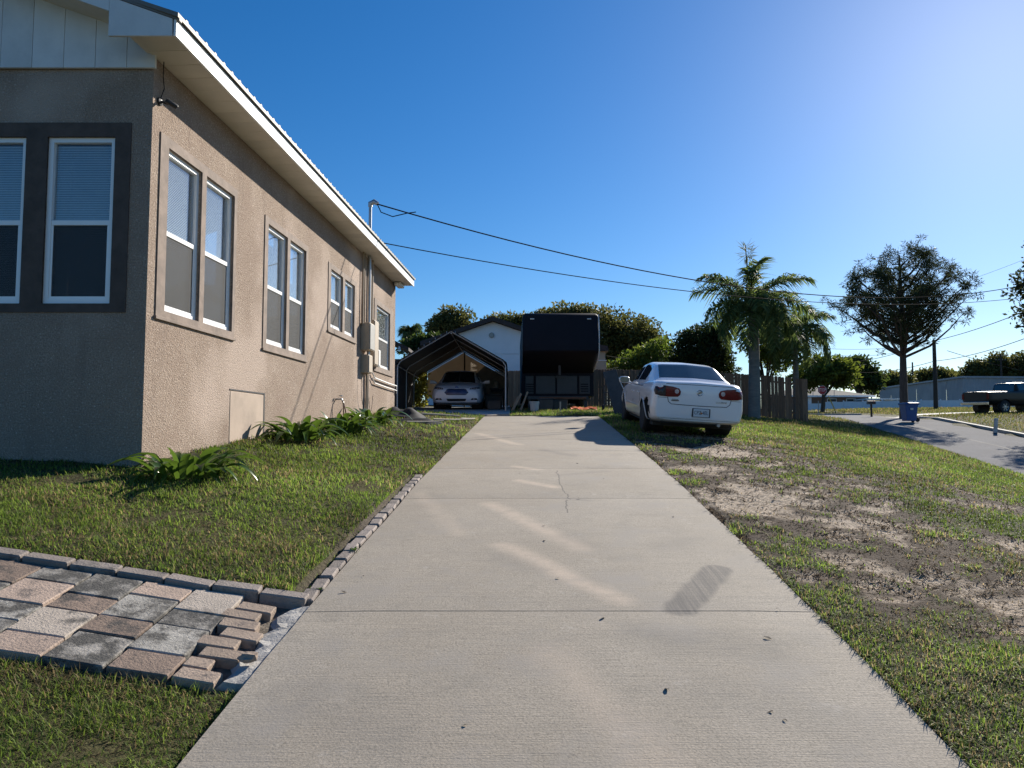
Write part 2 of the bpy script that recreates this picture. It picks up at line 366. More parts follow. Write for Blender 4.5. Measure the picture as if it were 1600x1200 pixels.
# ------------------------------------------------------------------ driveway: concrete slabs with open joints
m, nt, b = nodes('concrete'); tc = N(nt, 'ShaderNodeTexCoord'); pos = tc.outputs['Object']
c = mixc(nt, ramp(nt, noise(nt, pos, .7, 5, .6), .3, .7), (.375, .318, .248), (.470, .408, .328))
c = mixc(nt, ramp(nt, noise(nt, pos, 3.1, 6, .7), .52, .80), c, (.31, .275, .225))
mp = N(nt, 'ShaderNodeMapping'); mp.inputs['Scale'].default_value = (1.2, 55, 1); nt.links.new(pos, mp.inputs[0])
broom = noise(nt, mp.outputs[0], 2.2, 4, .65)
c = mixc(nt, ramp(nt, broom, .52, .74), c, (.27, .24, .20))
c = mixc(nt, ramp(nt, noise(nt, pos, 95, 4, .75), .30, .58), sc((.36, .315, .25), .55), c)
def capsule(a, bb, r0, r1, wob=.10, wscale=3):
    nv = N(nt, 'ShaderNodeTexNoise'); nv.inputs['Scale'].default_value = wscale; nv.inputs['Detail'].default_value = 4; nt.links.new(pos, nv.inputs['Vector'])
    s1 = N(nt, 'ShaderNodeVectorMath', operation='SUBTRACT'); nt.links.new(nv.outputs['Color'], s1.inputs[0]); s1.inputs[1].default_value = (.5, .5, .5)
    s2 = N(nt, 'ShaderNodeVectorMath', operation='MULTIPLY'); nt.links.new(s1.outputs[0], s2.inputs[0]); s2.inputs[1].default_value = (wob*2, wob*2, 0)
    s3 = N(nt, 'ShaderNodeVectorMath', operation='ADD'); nt.links.new(pos, s3.inputs[0]); nt.links.new(s2.outputs[0], s3.inputs[1])
    fl = N(nt, 'ShaderNodeVectorMath', operation='MULTIPLY'); nt.links.new(s3.outputs[0], fl.inputs[0]); fl.inputs[1].default_value = (1, 1, 0)
    ba = Vector((bb[0]-a[0], bb[1]-a[1], 0))
    pa = N(nt, 'ShaderNodeVectorMath', operation='SUBTRACT'); nt.links.new(fl.outputs[0], pa.inputs[0]); pa.inputs[1].default_value = (a[0], a[1], 0)
    dt = N(nt, 'ShaderNodeVectorMath', operation='DOT_PRODUCT'); nt.links.new(pa.outputs[0], dt.inputs[0]); dt.inputs[1].default_value = ba/ba.length_squared
    cl = N(nt, 'ShaderNodeClamp'); nt.links.new(dt.outputs['Value'], cl.inputs[0])
    sb = N(nt, 'ShaderNodeVectorMath', operation='SCALE'); sb.inputs[0].default_value = ba; nt.links.new(cl.outputs[0], sb.inputs['Scale'])
    df = N(nt, 'ShaderNodeVectorMath', operation='DISTANCE'); nt.links.new(pa.outputs[0], df.inputs[0]); nt.links.new(sb.outputs[0], df.inputs[1])
    mr = N(nt, 'ShaderNodeMapRange'); mr.interpolation_type = 'SMOOTHSTEP'; nt.links.new(df.outputs['Value'], mr.inputs[0])
    mr.inputs[1].default_value = r0; mr.inputs[2].default_value = r1; mr.inputs[3].default_value = 1; mr.inputs[4].default_value = 0
    return mr.outputs[0]
def mul(x, k):
    n = N(nt, 'ShaderNodeMath', operation='MULTIPLY'); nt.links.new(x, n.inputs[0])
    if hasattr(k, 'links'): nt.links.new(k, n.inputs[1])
    else: n.inputs[1].default_value = k
    return n.outputs[0]
c = mixc(nt, ramp(nt, noise(nt, pos, 1.7, 7, .72), .50, .68), c, (.33, .292, .246))
c = mixc(nt, ramp(nt, noise(nt, pos, 30, 5, .75), .62, .72), c, (.20, .175, .145))
c = mixc(nt, ramp(nt, noise(nt, pos, 5.5, 7, .75), .60, .78), c, (.47, .42, .36))
grainy = ramp(nt, noise(nt, pos, 9, 5, .7), .3, .7, (.35,)*3, (1,)*3)
for a, bb, r0, r1, k in (((-.22, 7.47), (.53, 5.84), .0, .17, .85), ((-.06, 5.91), (.67, 4.66), .0, .16, .85), ((.08, 8.77), (.49, 8.37), .0, .14, .9),
                         ((.04, 9.96), (.34, 9.66), .0, .12, .9), ((-.67, 14.63), (.08, 12.58), .0, .17, .8), ((-1.0, 8.0), (-.45, 6.3), 0, .16, .35), ((.2, 3.9), (.7, 2.6), 0, .22, .4)):
    c = mixc(nt, mul(mul(capsule(a, bb, r0, r1, .06), grainy), k), c, (.56, .45, .345))
mpt = N(nt, 'ShaderNodeMapping'); mpt.inputs['Rotation'].default_value = (0, 0, R(29)); mpt.inputs['Scale'].default_value = (60, 1.5, 1); nt.links.new(pos, mpt.inputs[0])
tread = ramp(nt, noise(nt, mpt.outputs[0], 1, 3, .6), .3, .62, (.45,)*3, (1,)*3)
c = mixc(nt, mul(mul(capsule((1.02, 4.52), (1.45, 5.28), .075, .135, .03, 9), tread), .85), c, (.125, .115, .105))
for a, bb, r1, k in (((.51, 11.76), (.91, 11.04), .16, .6), ((.45, 6.2), (.62, 5.9), .22, .4), ((.75, 4.15), (1.3, 3.95), .28, .45), ((.9, 3.5), (1.5, 3.2), .3, .35),
                     ((.62, 7.68), (.8, 7.7), .10, .5), ((-.9, 3.4), (-.5, 3.1), .3, .35), ((1.2, 5.9), (1.5, 6.1), .25, .35), ((-.1, 5.6), (.1, 5.3), .2, .35), ((.6, 9.2), (1.2, 9.5), .12, .4)):
    c = mixc(nt, mul(mul(capsule(a, bb, .0, r1, .12, 5), grainy), k), c, (.19, .175, .155))
for a, bb in (((.58, 9.55), (.55, 8.6)), ((.55, 8.6), (.60, 7.7)), ((.56, 7.66), (.52, 7.06))):
    c = mixc(nt, mul(capsule(a, bb, .004, .010, .05, 6), .8), c, (.12, .11, .10))
nt.links.new(c, b.inputs['Base Color']); b.inputs['Roughness'].default_value = .88; b.inputs['Specular IOR Level'].default_value = .25
bp = N(nt, 'ShaderNodeBump'); bp.inputs['Strength'].default_value = .35; bp.inputs['Distance'].default_value = .006
ah = N(nt, 'ShaderNodeMath', operation='ADD'); nt.links.new(broom, ah.inputs[0]); nt.links.new(noise(nt, pos, 90, 3), ah.inputs[1])
nt.links.new(ah.outputs[0], bp.inputs['Height']); nt.links.new(bp.outputs[0], b.inputs['Normal']); M['concrete'] = m
drive = thing('driveway', None, None); drive['kind'] = 'structure'
JZ = [.2, 2.0, 4.49, 7.76, 9.78, 11.68, 13.4, 15.21, 17.47, 19.75]
for j in range(len(JZ)-1):
    a, bb = JZ[j]+.005, JZ[j+1]-.005
    n = max(3, int((bb-a)/.25)); mb = MB(); vs = []; fs = []
    for i in range(n+1):
        z = a+(bb-a)*i/n; y0 = P(z)
        xl, xr = float(XL(z)), float(XR(z))
        for k in range(9):
            t = k/8; dz = -.006 if k in (0, 8) else 0
            if i in (0, n): dz -= .004
            jit = .018*(float(vnoise(z*3.1, k+.5, 77))-.5) if k in (0, 8) else 0
            vs.append((xl+(xr-xl)*t+jit, z, float(y0)+dz))
        vs += [(xr, z, float(y0)-.14), (xl, z, float(y0)-.14)]
    for i in range(n):
        for k in range(11): fs.append((i*11+k, i*11+(k+1) % 11, (i+1)*11+(k+1) % 11, (i+1)*11+k))
    fs += [tuple(range(11)), tuple(n*11+k for k in range(11))]
    mb.add(vs, fs).build('slab', M['concrete'], drive)

# ------------------------------------------------------------------ road, kerb, cross street, concrete apron
M['asphalt'] = pmat('asphalt', (.185, .182, .186), 1.0, var=.10, scale=.35, bump=.3, bscale=120, dirt=.18, spec=.08)
M['kerb'] = pmat('kerb', (.36, .35, .32), .85, var=.15, scale=3, dirt=.4)
M['apron'] = pmat('apron', (.42, .40, .36), .85, var=.1, scale=2, dirt=.25)
M['line'] = pmat('line', (.06, .06, .06), .9)
def strip(zs, xa, xb, hf, lift, thick=.09, nx=3):
    mb = MB(); vs = []; fs = []; k = nx+1
    for z in zs:
        for i in range(k):
            x = xa(z)+(xb(z)-xa(z))*i/nx; vs.append((x, z, float(hf(x, z))+lift))
        vs += [(xb(z), z, float(hf(xb(z), z))+lift-thick), (xa(z), z, float(hf(xa(z), z))+lift-thick)]
    q = k+2
    for i in range(len(zs)-1):
        for j in range(q): fs.append((i*q+j, i*q+(j+1) % q, (i+1)*q+(j+1) % q, (i+1)*q+j))
    fs += [tuple(range(q)), tuple((len(zs)-1)*q+j for j in range(q))]
    return mb.add(vs, fs)
rd = lambda x, z: RD(z)
road = strip(np.arange(2, 59.1, 1.0), lambda z: float(E(z)), lambda z: float(E(z))+ROAD_W, rd, .0, .12).build('road', M['asphalt'])
tag(road, kind='structure')
cs = strip(np.arange(53, 58.6, .5), lambda z: -30.0, lambda z: float(E(z))-.003, lambda x, z: max(float(RD(z)), float(H0(x, z)) if x < 8 else 0), -.004, .2, nx=30).build('cross_street', M['asphalt'])
tag(cs, kind='structure')
kb = strip(np.arange(4, 44.1, 1.0), lambda z: float(E(z))+ROAD_W+.003, lambda z: float(E(z))+ROAD_W+.20, rd, .13, .35, nx=2).build('kerb', M['kerb'])
tag(kb, kind='structure')
kb = strip(np.arange(58.55, 58.8, .1), lambda z: -20.0, lambda z: 27.8, lambda x, z: RD(z), .12, .35, nx=30).build('kerb', M['kerb'])
tag(kb, kind='structure')
ap = MB(); apz = lambda x, y: float(H0(x, y))+.02
vs = []; 
for t in np.linspace(0, 1, 12):
    for s in (0, 1):
        x = 23.6+t*13+s*.3; y = 44.6+t*7.5+s*(3.4-1.6*t); vs.append((x, y, max(apz(x, y), float(RD(y))+.02)))
ap.add(vs, [(2*i, 2*i+1, 2*i+3, 2*i+2) for i in range(11)])
tag(ap.build('concrete_path', M['apron'], smooth=True), kind='structure')
# tar seam down the road
sm = MB(); vs = []
for z in np.arange(4, 50, 1.0):
    x = float(E(z))+2.25+.05*math.sin(z*1.3); vs += [(x-.03, z, float(RD(z))+.005), (x+.03, z, float(RD(z))+.005)]
sm.add(vs, [(2*i, 2*i+1, 2*i+3, 2*i+2) for i in range(len(vs)//2-1)])
ob = sm.build('tar_seam', M['line'], road)

# ------------------------------------------------------------------ paver walkway, brick kerb, drive edging
def beveled(name, sx, sy, sz, mat, bev=.006):
    bm = bmesh.new(); bmesh.ops.create_cube(bm, size=1)
    for v in bm.verts: v.co = Vector((v.co.x*sx, v.co.y*sy, v.co.z*sz))
    bmesh.ops.bevel(bm, geom=bm.edges[:], offset=bev, segments=1, affect='EDGES')
    me = bpy.data.meshes.new(name); bm.to_mesh(me); bm.free(); me.materials.append(mat); return me
def pavermat(name, base, blotch, amt):
    m = pmat(name, base, .9, var=.14, scale=7, bump=.5, bscale=70, rnd=.14); nt = m.node_tree; b = nt.nodes['Principled BSDF']
    tc = N(nt, 'ShaderNodeTexCoord'); oi = N(nt, 'ShaderNodeObjectInfo')
    ad = N(nt, 'ShaderNodeVectorMath', operation='ADD'); nt.links.new(tc.outputs['Object'], ad.inputs[0])
    s = N(nt, 'ShaderNodeVectorMath', operation='SCALE'); s.inputs[0].default_value = (31, 17, 5); nt.links.new(oi.outputs['Random'], s.inputs['Scale']); nt.links.new(s.outputs[0], ad.inputs[1])
    src = b.inputs['Base Color'].links[0].from_socket
    c = mixc(nt, ramp(nt, noise(nt, ad.outputs[0], 6.5, 7, .72), .62-amt*.2, .72-amt*.16), src, blotch)
    nt.links.new(c, b.inputs['Base Color']); return m
M['pv'] = [pavermat('paver_grey', (.43, .40, .35), (.085, .078, .068), .95), pavermat('paver_tan', (.46, .39, .32), (.12, .105, .09), .4),
           pavermat('paver_brown', (.23, .165, .125), (.07, .06, .052), .6), pavermat('paver_pink', (.40, .30, .235), (.12, .10, .09), .35),
           pavermat('paver_dark', (.31, .285, .25), (.075, .07, .062), 1.1)]
M['brick'] = pavermat('edge_brick', (.33, .25, .19), (.12, .10, .09), .4)
M['kbrick'] = pavermat('kerb_brick', (.27, .225, .195), (.12, .105, .095), .5)
walk = thing('walkway', None, None, (-2.5, 4.1, float(WK(-2.5, 4.1)))); walk['kind'] = 'structure'
tilt = Matrix(((1, 0, 0), (0, 1, 0), (-.15, .16, 1))).to_4x4()
nrm = Vector((.15, -.16, 1)).normalized(); ux = Vector((1, 0, -.15)).normalized(); uy = nrm.cross(ux)
rotw = Matrix((ux, uy, nrm)).transposed()
def put(name, me, parent, c, rot=None, yaw=0, tiltj=0):
    o = link(name, me, parent); w = org(parent); o.location = Vector(c)-w
    r = (rot or Matrix.Identity(3)).to_4x4() @ Matrix.Rotation(yaw, 4, 'Z')
    if tiltj: r = r @ Matrix.Rotation(random.uniform(-tiltj, tiltj), 4, 'X') @ Matrix.Rotation(random.uniform(-tiltj, tiltj), 4, 'Y')
    o.rotation_euler = r.to_euler(); return o
pal = [2, 3, 1, 1, 4, 2, 0, 3, 3, 1, 2, 4, 0, 3, 4, 0, 2, 1, 0, 4, 3, 0, 1, 2, 4, 0]
sqm = [beveled('paver', .300, .292, .06, mm) for mm in M['pv']]; rcm = [beveled('paver', .300, .192, .06, mm) for mm in M['pv']]
explicit = {(0, 0): 2, (0, 1): 0, (0, 2): 4, (0, 3): 1, (1, 0): 4, (1, 1): 2, (1, 2): 0, (1, 3): 3, (2, 0): 3, (2, 1): 1, (2, 2): 2, (2, 3): 4, (3, 0): 4, (3, 1): 0, (3, 2): 3, (3, 3): 4}
for ci in range(12):
    x = -1.80-ci*.307
    y = 3.605
    for ri in range(4):
        sq = (ri+ci) % 2 == 1; d = .292 if sq else .192
        k = explicit.get((ci, ri), random.choice([0, 0, 1, 2, 3, 4]))
        cy = y+d/2; y += d+.007
        xx = x+random.uniform(-.004, .004)
        put('paver', (sqm if sq else rcm)[k], walk, (xx, cy, float(WK(xx, cy))-.03+random.uniform(-.004, .004)), rotw, random.uniform(-.012, .012), .012)
bm_ = beveled('brick', .21, .105, .06, M['brick'])
yy = 3.65
for i in range(8):                                # the ragged soldier course at the drive end
    off = (.0, -.10, .03, -.05, .05, -.02, -.06, .0)[i]
    if i == 1: put('brick', beveled('brick', .13, .10, .06, M['brick']), walk, (-1.57, yy, float(WK(-1.57, yy))-.03), rotw, 0, .02)
    else: put('brick', bm_, walk, (-1.525+off*.8, yy, float(WK(-1.525+off*.8, yy))-.028), rotw, random.uniform(-.06, .06), .02)
    yy += .116
km = beveled('brick', .285, .10, .11, M['kbrick'], .008)
for i in range(12):
    x = -1.42-i*.295; y = 4.665+.004*math.sin(i*2.1)
    put('brick', km, walk, (x, y, float(WK(x, y))-.028+random.uniform(-.007, .007)), rotw, random.uniform(-.04, .04), .04)
M['mortar'] = pmat('mortar', (.40, .38, .35), .95, var=.25, scale=8, bump=.6, bscale=40, dirt=.4)
mo = MB(); vs = []
for i in range(13):
    z = 3.62+i*.082; xr = float(XL(z))-.002; xl = max(xr-.17+.04*math.sin(i*1.7)+.03*math.sin(i*4.1), -1.46)
    for j, t in enumerate((0, .3, .65, 1)): vs.append((xl+(xr-xl)*t, z, float(P(z))-.020+.007*math.sin(i*2.3+j*1.9)-(.04 if j == 0 else 0)))
k0 = len(vs); vs += [(x, y, z-.12) for x, y, z in vs]
fs = [(i*4+k, i*4+k+1, i*4+k+5, i*4+k+4) for i in range(12) for k in range(3)]
fs += [(i*4, i*4+4, k0+i*4+4, k0+i*4) for i in range(12)]+[(k, k+1, k0+k+1, k0+k) for k in range(3)]+[(48+k, 48+k+1, k0+48+k+1, k0+48+k) for k in range(3)]
mo.add(vs, fs).build('mortar_bed', M['mortar'], walk)
rub = thing('concrete_rubble', 'broken lump of brick lying loose on the mortar beside the driveway', 'rubble', (-1.335, 3.80, float(P(3.80))))
bmr = bmesh.new(); bmesh.ops.create_icosphere(bmr, subdivisions=2, radius=.05)
for v in bmr.verts: v.co = Vector((v.co.x*1.1, v.co.y*.8, v.co.z*.55+.02))*(1+random.uniform(-.18, .18))
me = bpy.data.meshes.new('lump'); bmr.to_mesh(me); bmr.free(); me.materials.append(M['brick']); link('lump', me, rub)
edg = thing('brick_edging', 'single row of small worn bricks edging the lawn side of the driveway', 'edging', (-1.3, 6.5, float(P(6.5))))
em = beveled('brick', .095, .208, .07, M['kbrick'], .010)
z = 4.76
while z < 9.2:
    x = float(XL(z))-.066+random.uniform(-.008, .008)
    sl = math.atan((float(P(z+.2))-float(P(z-.2)))/.4)
    put('brick', em, edg, (x, z, float(P(z))-.028+random.uniform(-.006, .008)), Matrix.Rotation(sl, 3, 'X'), random.uniform(-.08, .06), .03)
    z += .212+random.choice([0, 0, .004, .012])

# ------------------------------------------------------------------ the stucco house
HD = Vector((.0533, 1, 0)).normalized(); HN = Vector((HD.y, -HD.x, 0))
C0 = Vector((-3.76, 7.5, EZ))                     # near corner, v = 0 at eye level
house = thing('house', 'tan stucco house with white framed windows and metal roof beside the driveway', 'house', (-3.76, 7.5, hz(-3.8, 7.4)))
FS = Frame(C0, HD, HN); FF = Frame(C0, (-1, 0, 0), (0, -1, 0))
HLEN = 12.03; SOF = 3.93; FLEFT = 8.4
def zu(Z): return (Z-7.5)/HD.y
def wall(F, L, v0, v1, holes, name, th=.22):
    us = sorted({0, L, *[h[0] for h in holes], *[h[1] for h in holes]}); vs_ = sorted({v0, v1, *[h[2] for h in holes], *[h[3] for h in holes]})
    solid = lambda i, j: 0 <= i < len(us)-1 and 0 <= j < len(vs_)-1 and not any(h[0] <= (us[i]+us[i+1])/2 <= h[1] and h[2] <= (vs_[j]+vs_[j+1])/2 <= h[3] for h in holes)
    mb = MB()
    def q(*pts): k = len(mb.v); mb.v += [tuple(F.p(*p)) for p in pts]; mb.f.append((k, k+1, k+2, k+3))
    for i in range(len(us)-1):
        for j in range(len(vs_)-1):
            a, b_, c_, d = us[i], us[i+1], vs_[j], vs_[j+1]
            if not solid(i, j): continue
            q((a, c_, 0), (b_, c_, 0), (b_, d, 0), (a, d, 0)); q((a, c_, -th), (a, d, -th), (b_, d, -th), (b_, c_, -th))
            if not solid(i-1, j): q((a, c_, 0), (a, d, 0), (a, d, -th), (a, c_, -th))
            if not solid(i+1, j): q((b_, c_, 0), (b_, c_, -th), (b_, d, -th), (b_, d, 0))
            if not solid(i, j-1): q((a, c_, 0), (a, c_, -th), (b_, c_, -th), (b_, c_, 0))
            if not solid(i, j+1): q((a, d, 0), (b_, d, 0), (b_, d, -th), (a, d, -th))
    b = bmesh.new(); me = mb.mesh(name, M['stucco'], org(house), fix=False); b.from_mesh(me)
    bmesh.ops.remove_doubles(b, verts=b.verts, dist=1e-4); bmesh.ops.recalc_face_normals(b, faces=b.faces); b.to_mesh(me); b.free()
    return link(name, me, house)
def trimband(F, u0, u1, v0, v1, holes, mat):
    us = sorted({u0, u1, *[h[0] for h in holes], *[h[1] for h in holes]}); vs_ = sorted({v0, v1, *[h[2] for h in holes], *[h[3] for h in holes]})
    mb = MB()
    for i in range(len(us)-1):
        for j in range(len(vs_)-1):
            if any(h[0] <= (us[i]+us[i+1])/2 <= h[1] and h[2] <= (vs_[j]+vs_[j+1])/2 <= h[3] for h in holes): continue
            mb.fbox(F, us[i], us[i+1], vs_[j], vs_[j+1], -.01, .013)
    b = bmesh.new(); me = mb.mesh('window_trim', mat, org(house), fix=False); b.from_mesh(me)
    bmesh.ops.remove_doubles(b, verts=b.verts, dist=1e-4)
    dd = {}
    for f in list(b.faces):
        k = tuple(sorted(v.index for v in f.verts)); dd.setdefault(k, []).append(f)
    bmesh.ops.delete(b, geom=[f for l in dd.values() if len(l) > 1 for f in l], context='FACES_ONLY')
    bmesh.ops.recalc_face_normals(b, faces=b.faces); b.to_mesh(me); b.free()
    return link('window_trim', me, house)
def sill(F, u0, u1, v):
    mb = MB().fbox(F, u0-.02, u1+.02, v-.035, v, -.01, .030); mb.build('window_ledge', M['trim'], house, bevel=.004)
def window(F, u0, u1, v0, v1, rec=.030):
    f = MB(); w0, w1 = -rec-.06, -rec; fr = .05
    f.fbox(F, u0, u0+fr, v0, v1, w0, w1).fbox(F, u1-fr, u1, v0, v1, w0, w1)
    f.fbox(F, u0+fr, u1-fr, v1-fr, v1, w0, w1).fbox(F, u0+fr, u1-fr, v0, v0+fr, w0, w1)
    wo_ = f.build('window', M['vinyl'], house)
    vm = v0+(v1-v0)*.485
    mr = MB().fbox(F, u0+fr, u1-fr, vm-.025, vm+.028, w0+.005, w1-.006); mr.build('meeting_rail', M['vinyl'], wo_, bevel=.004)
    s = MB(); a = .022                              # lower sash sits forward of the upper one
    s.fbox(F, u0+fr, u0+fr+a, v0+fr, vm-.025, w0+.01, w1-.010).fbox(F, u1-fr-a, u1-fr, v0+fr, vm-.025, w0+.01, w1-.010).fbox(F, u0+fr+a, u1-fr-a, v0+fr, v0+fr+.03, w0+.01, w1-.010)
    s.build('sash', M['vinyl'], wo_)
    MB().fbox(F, u0+fr, u1-fr, vm+.028, v1-fr, w0+.018, w0+.022).build('pane', M['glass'], wo_)
    MB().fbox(F, u0+fr+a, u1-fr-a, v0+fr+.03, vm-.025, w0+.028, w0+.032).build('pane', M['glass'], wo_)
    MB().fbox(F, u0+fr+a, u1-fr-a, v0+fr+.03, vm-.025, w1-.018, w1-.016).build('insect_screen', M['screen'], wo_)
    bl = MB(); v = v1-fr-.02; q = 0
    while v > v0+fr:
        bl.add([F.p(u0+.004, v, w0-.004), F.p(u1-.004, v, w0-.004), F.p(u1-.004, v-.0180, w0+.010), F.p(u0+.004, v-.0180, w0+.010)], [(0, 1, 2, 3)]); v -= .0185
    bl.build('blind', M['blind'], wo_, fix=False)
    MB().fbox(F, u0-.1, u1+.1, v0-.1, v1+.1, -.62, -.60).build('room_backing', M['room'], wo_)
pairs = [(7.661, 9.577, 1.215, 3.19, [(7.83, 8.60), (8.712, 9.498)], 1.29, 3.08), (10.533, 12.425, 1.20, 3.15, [(10.66, 11.45), (11.57, 12.33)], 1.28, 3.05),
         (13.59, 15.55, 1.885, 3.17, [(13.75, 14.54), (14.69, 15.42)], 1.96, 3.07), (17.16, 19.2, 1.45, 3.14, [(17.40, 18.85)], 1.55, 3.02)]
holes = []
for a, b_, v0, v1, ops, o0, o1 in pairs: holes += [(zu(p), zu(q), o0, o1) for p, q in ops]
wall(FS, HLEN, -1.2, SOF-.003, holes, 'side_wall')
for a, b_, v0, v1, ops, o0, o1 in pairs:
    hs = [(zu(p), zu(q), o0, o1) for p, q in ops]
    trimband(FS, zu(a), zu(b_), v0, v1, hs, M['trim'])
    sill(FS, zu(a), zu(b_), v0)
    for h in hs: window(FS, *h)
fh = [(.374, 1.078, 1.311, 3.065), (1.30, 2.004, 1.311, 3.065), (2.226, 2.93, 1.311, 3.065)]
wall(FF, FLEFT, -1.2, SOF-.003, [h for h in fh], 'front_wall').location.x += -.0
trimband(FF, .21, 3.12, 1.22, 3.215, fh, M['trim_dark'])
for h in fh: window(FF, *h, rec=.02)
for nm, F, L in (('rear_wall', Frame(C0+HD*HLEN-HN*.004, -HN, HD), FLEFT), ('far_side_wall', Frame(C0-Vector((FLEFT, 0, 0))+HD*.004, HD, -HN), HLEN-.01)):
    mb = MB().fbox(F, .22, L-.22, -1.2, SOF-.003, -.22, 0); mb.build(nm, M['stucco'], house)
# crawl-space access panel
MB().fbox(FS, zu(9.52), zu(10.62), -.42, .52, -.005, .006).build('access_panel', M['panel'], house, bevel=.004)
MB().fbox(FS, zu(10.62)+.003, zu(10.62)+.05, -.42, .53, -.004, .008).build('panel_seam', M['black'], house)
MB().fbox(FS, zu(9.50), zu(10.62)+.05, .533, .552, -.004, .008).build('panel_seam', M['black'], house)
# soffit strips along the eave, each a grooved vinyl plank
OV = .44
for i in range(43):
    u0 = -.40+i*.2955
    if u0 > HLEN+.2: break
    u1 = min(u0+.2915, HLEN+.22)
    MB().fbox(FS, u0, u1, SOF, SOF+.012, .0 if u0 > .0 else -.0, OV-.012).build('soffit_plank', M['soffit'], house, bevel=.003)
MB().fbox(FS, -.40, HLEN+.22, SOF+.014, SOF+.03, -.05, OV-.015).build('soffit_backing', M['soffit'], house)
MB().fbox(FS, -.425, HLEN+.24, SOF-.022, SOF+.15, OV-.01, OV+.016).build('fascia', M['white'], house, bevel=.003)
# roof: ridge parallel to the side wall, slope .36
SL = .36; RIDGE = -4.25
def roofp(w): return SOF+.198+SL*(OV+.05-w) if w > RIDGE else SOF+.198+SL*(OV+.05-RIDGE)-SL*(RIDGE-w)
n_p = 15; pw = (HLEN+.72)/n_p
for side in (0, 1):
    for i in range(n_p):
        u0 = -.46+i*pw; u1 = u0+pw-.004; mb = MB()
        prof = []                                  # ribbed sheet across u
        k = 4; 
        for j in range(k):
            a = u0+(u1-u0)*j/k; w = (u1-u0)/k
            prof += [(a, 0), (a+w*.72, 0), (a+w*.78, .019), (a+w*.94, .019)]
        prof.append((u1, 0))
        wa, wb = (OV+.05, RIDGE) if side == 0 else (RIDGE, 2*RIDGE-OV-.05)
        vs = []
        for (u, h) in prof:
            for w in (wa, wb): vs.append(FS.p(u, roofp(w)+h, w))
        nn = len(prof)
        for (u, h) in prof:
            for w in (wa, wb): vs.append(FS.p(u, roofp(w)-(.045 if abs(w-OV) < .1 else .02), w))
        fs = [(2*j, 2*j+1, 2*j+3, 2*j+2) for j in range(nn-1)]+[(2*nn+2*j, 2*nn+2*j+2, 2*nn+2*j+3, 2*nn+2*j+1) for j in range(nn-1)]
        fs += [(2*j, 2*j+2, 2*nn+2*j+2, 2*nn+2*j) for j in range(nn-1)]+[(2*j+1, 2*nn+2*j+1, 2*nn+2*j+3, 2*j+3) for j in range(nn-1)]
        fs += [(0, 2*nn, 2*nn+1, 1), (2*nn-2, 2*nn-1, 4*nn-1, 4*nn-2)]
        mb.add(vs, fs).build('roof_panel', M['roofmetal'], house)
# front rake: fascia board, pork-chop return box, sloped rake soffit, white boarded gable
M['gable'] = pmat('gable', (.66, .67, .66), .55, var=.08, scale=2, dirt=.2, rnd=.05)
FR = Frame(C0-HD*.425, (-1, 0, 0), (0, -1, 0))     # rake plane
def rk(u, off): return SOF+.145+SL*(OV+u)+off      # underside of roof sheet above point u left of the corner
GAB = -.20
def rake(u0, u1, lo, hi, w0, w1, name, mat, F=FR, flat=None):
    a = [F.p(u0, rk(u0, lo) if flat is None else flat, w1), F.p(u1, rk(u1, lo) if flat is None else flat, w1), F.p(u1, rk(u1, hi), w1), F.p(u0, rk(u0, hi), w1)]
    return MB().prism(a, (0, 0, 0), F.n*(w0-w1)).build(name, mat, house)
rake(.22, 4.3, -.145, .0, -.0, .022, 'rake_fascia', M['gable'])
rake(-.415, .215, 0, .0, -.0, .026, 'eave_return', M['gable'], flat=SOF-.02)
rake(.225, 4.3, -.13, -.115, -.445, -.003, 'rake_soffit', M['soffit'])
# right side of the roof edge trim on the rake
rake(-.49, 4.3, .005, .05, -.02, .034, 'rake_trim', M['roofmetal'])
FG = Frame(C0, (-1, 0, 0), (0, -1, 0)); u = -.035; k = 0
while u < 4.2:
    u1 = u+(.30 if k == 0 else .33)
    a = [FG.p(u+.002, 3.79, .045), FG.p(u1-.002, 3.79, .045), FG.p(u1-.002, rk(u1, -.125), .045), FG.p(u+.002, rk(u, -.125) if u > 0 else rk(0, -.125), .045)]
    MB().prism(a, (0, 0, 0), FG.n*-.035).build('gable_board', M['gable'], house, bevel=.003)
    u = u1; k += 1
a = [FG.p(0, 3.93, .002), FG.p(FLEFT, 3.93, .002), FG.p(4.2, rk(4.2, -.14), .002)]
MB().prism(a, (0, 0, 0), FG.n*-.2).build('gable_wall', M['gable'], house)
# electrical service: conduits, mast with weather head, small pipes
mast = MB().tube([FS.p(zu(16.3), 1.7, .10), FS.p(zu(16.3), 5.05, .10)], .035, 10)
w_h = FS.p(zu(16.3), 5.05, .10)
mo_ = mast.build('service_mast', M['steel'], house, smooth=True)
MB().tube([w_h, w_h+Vector((0, 0, .07)), w_h+Vector((.09, -.02, .11)), w_h+Vector((.17, -.03, .06))], [.05, .06, .06, .045], 10).build('weather_head', M['steel'], mo_, smooth=True)
for dz, r, a, b_ in ((15.95, .022, 2.3, SOF), (16.10, .018, 2.3, SOF), (16.55, .035, 2.4, SOF), (16.75, .03, 2.5, SOF), (16.35, .022, -.1, 1.35), (16.45, .028, -.1, 1.6)):
    MB().tube([FS.p(zu(dz), a, .05), FS.p(zu(dz), b_, .05)], r, 8).build('conduit', M['pipe'], house, smooth=True)
for v, r in ((1.22, .018), (1.10, .015)):
    MB().tube([FS.p(zu(16.9), v+.12, .05), FS.p(zu(17.1), v+.02, .05), FS.p(zu(18.5), v-.01, .05), FS.p(HLEN+.02, v-.02, .05), FS.p(HLEN+.05, v-.10, .05)], r, 8).build('water_pipe', M['white'], house, smooth=True)
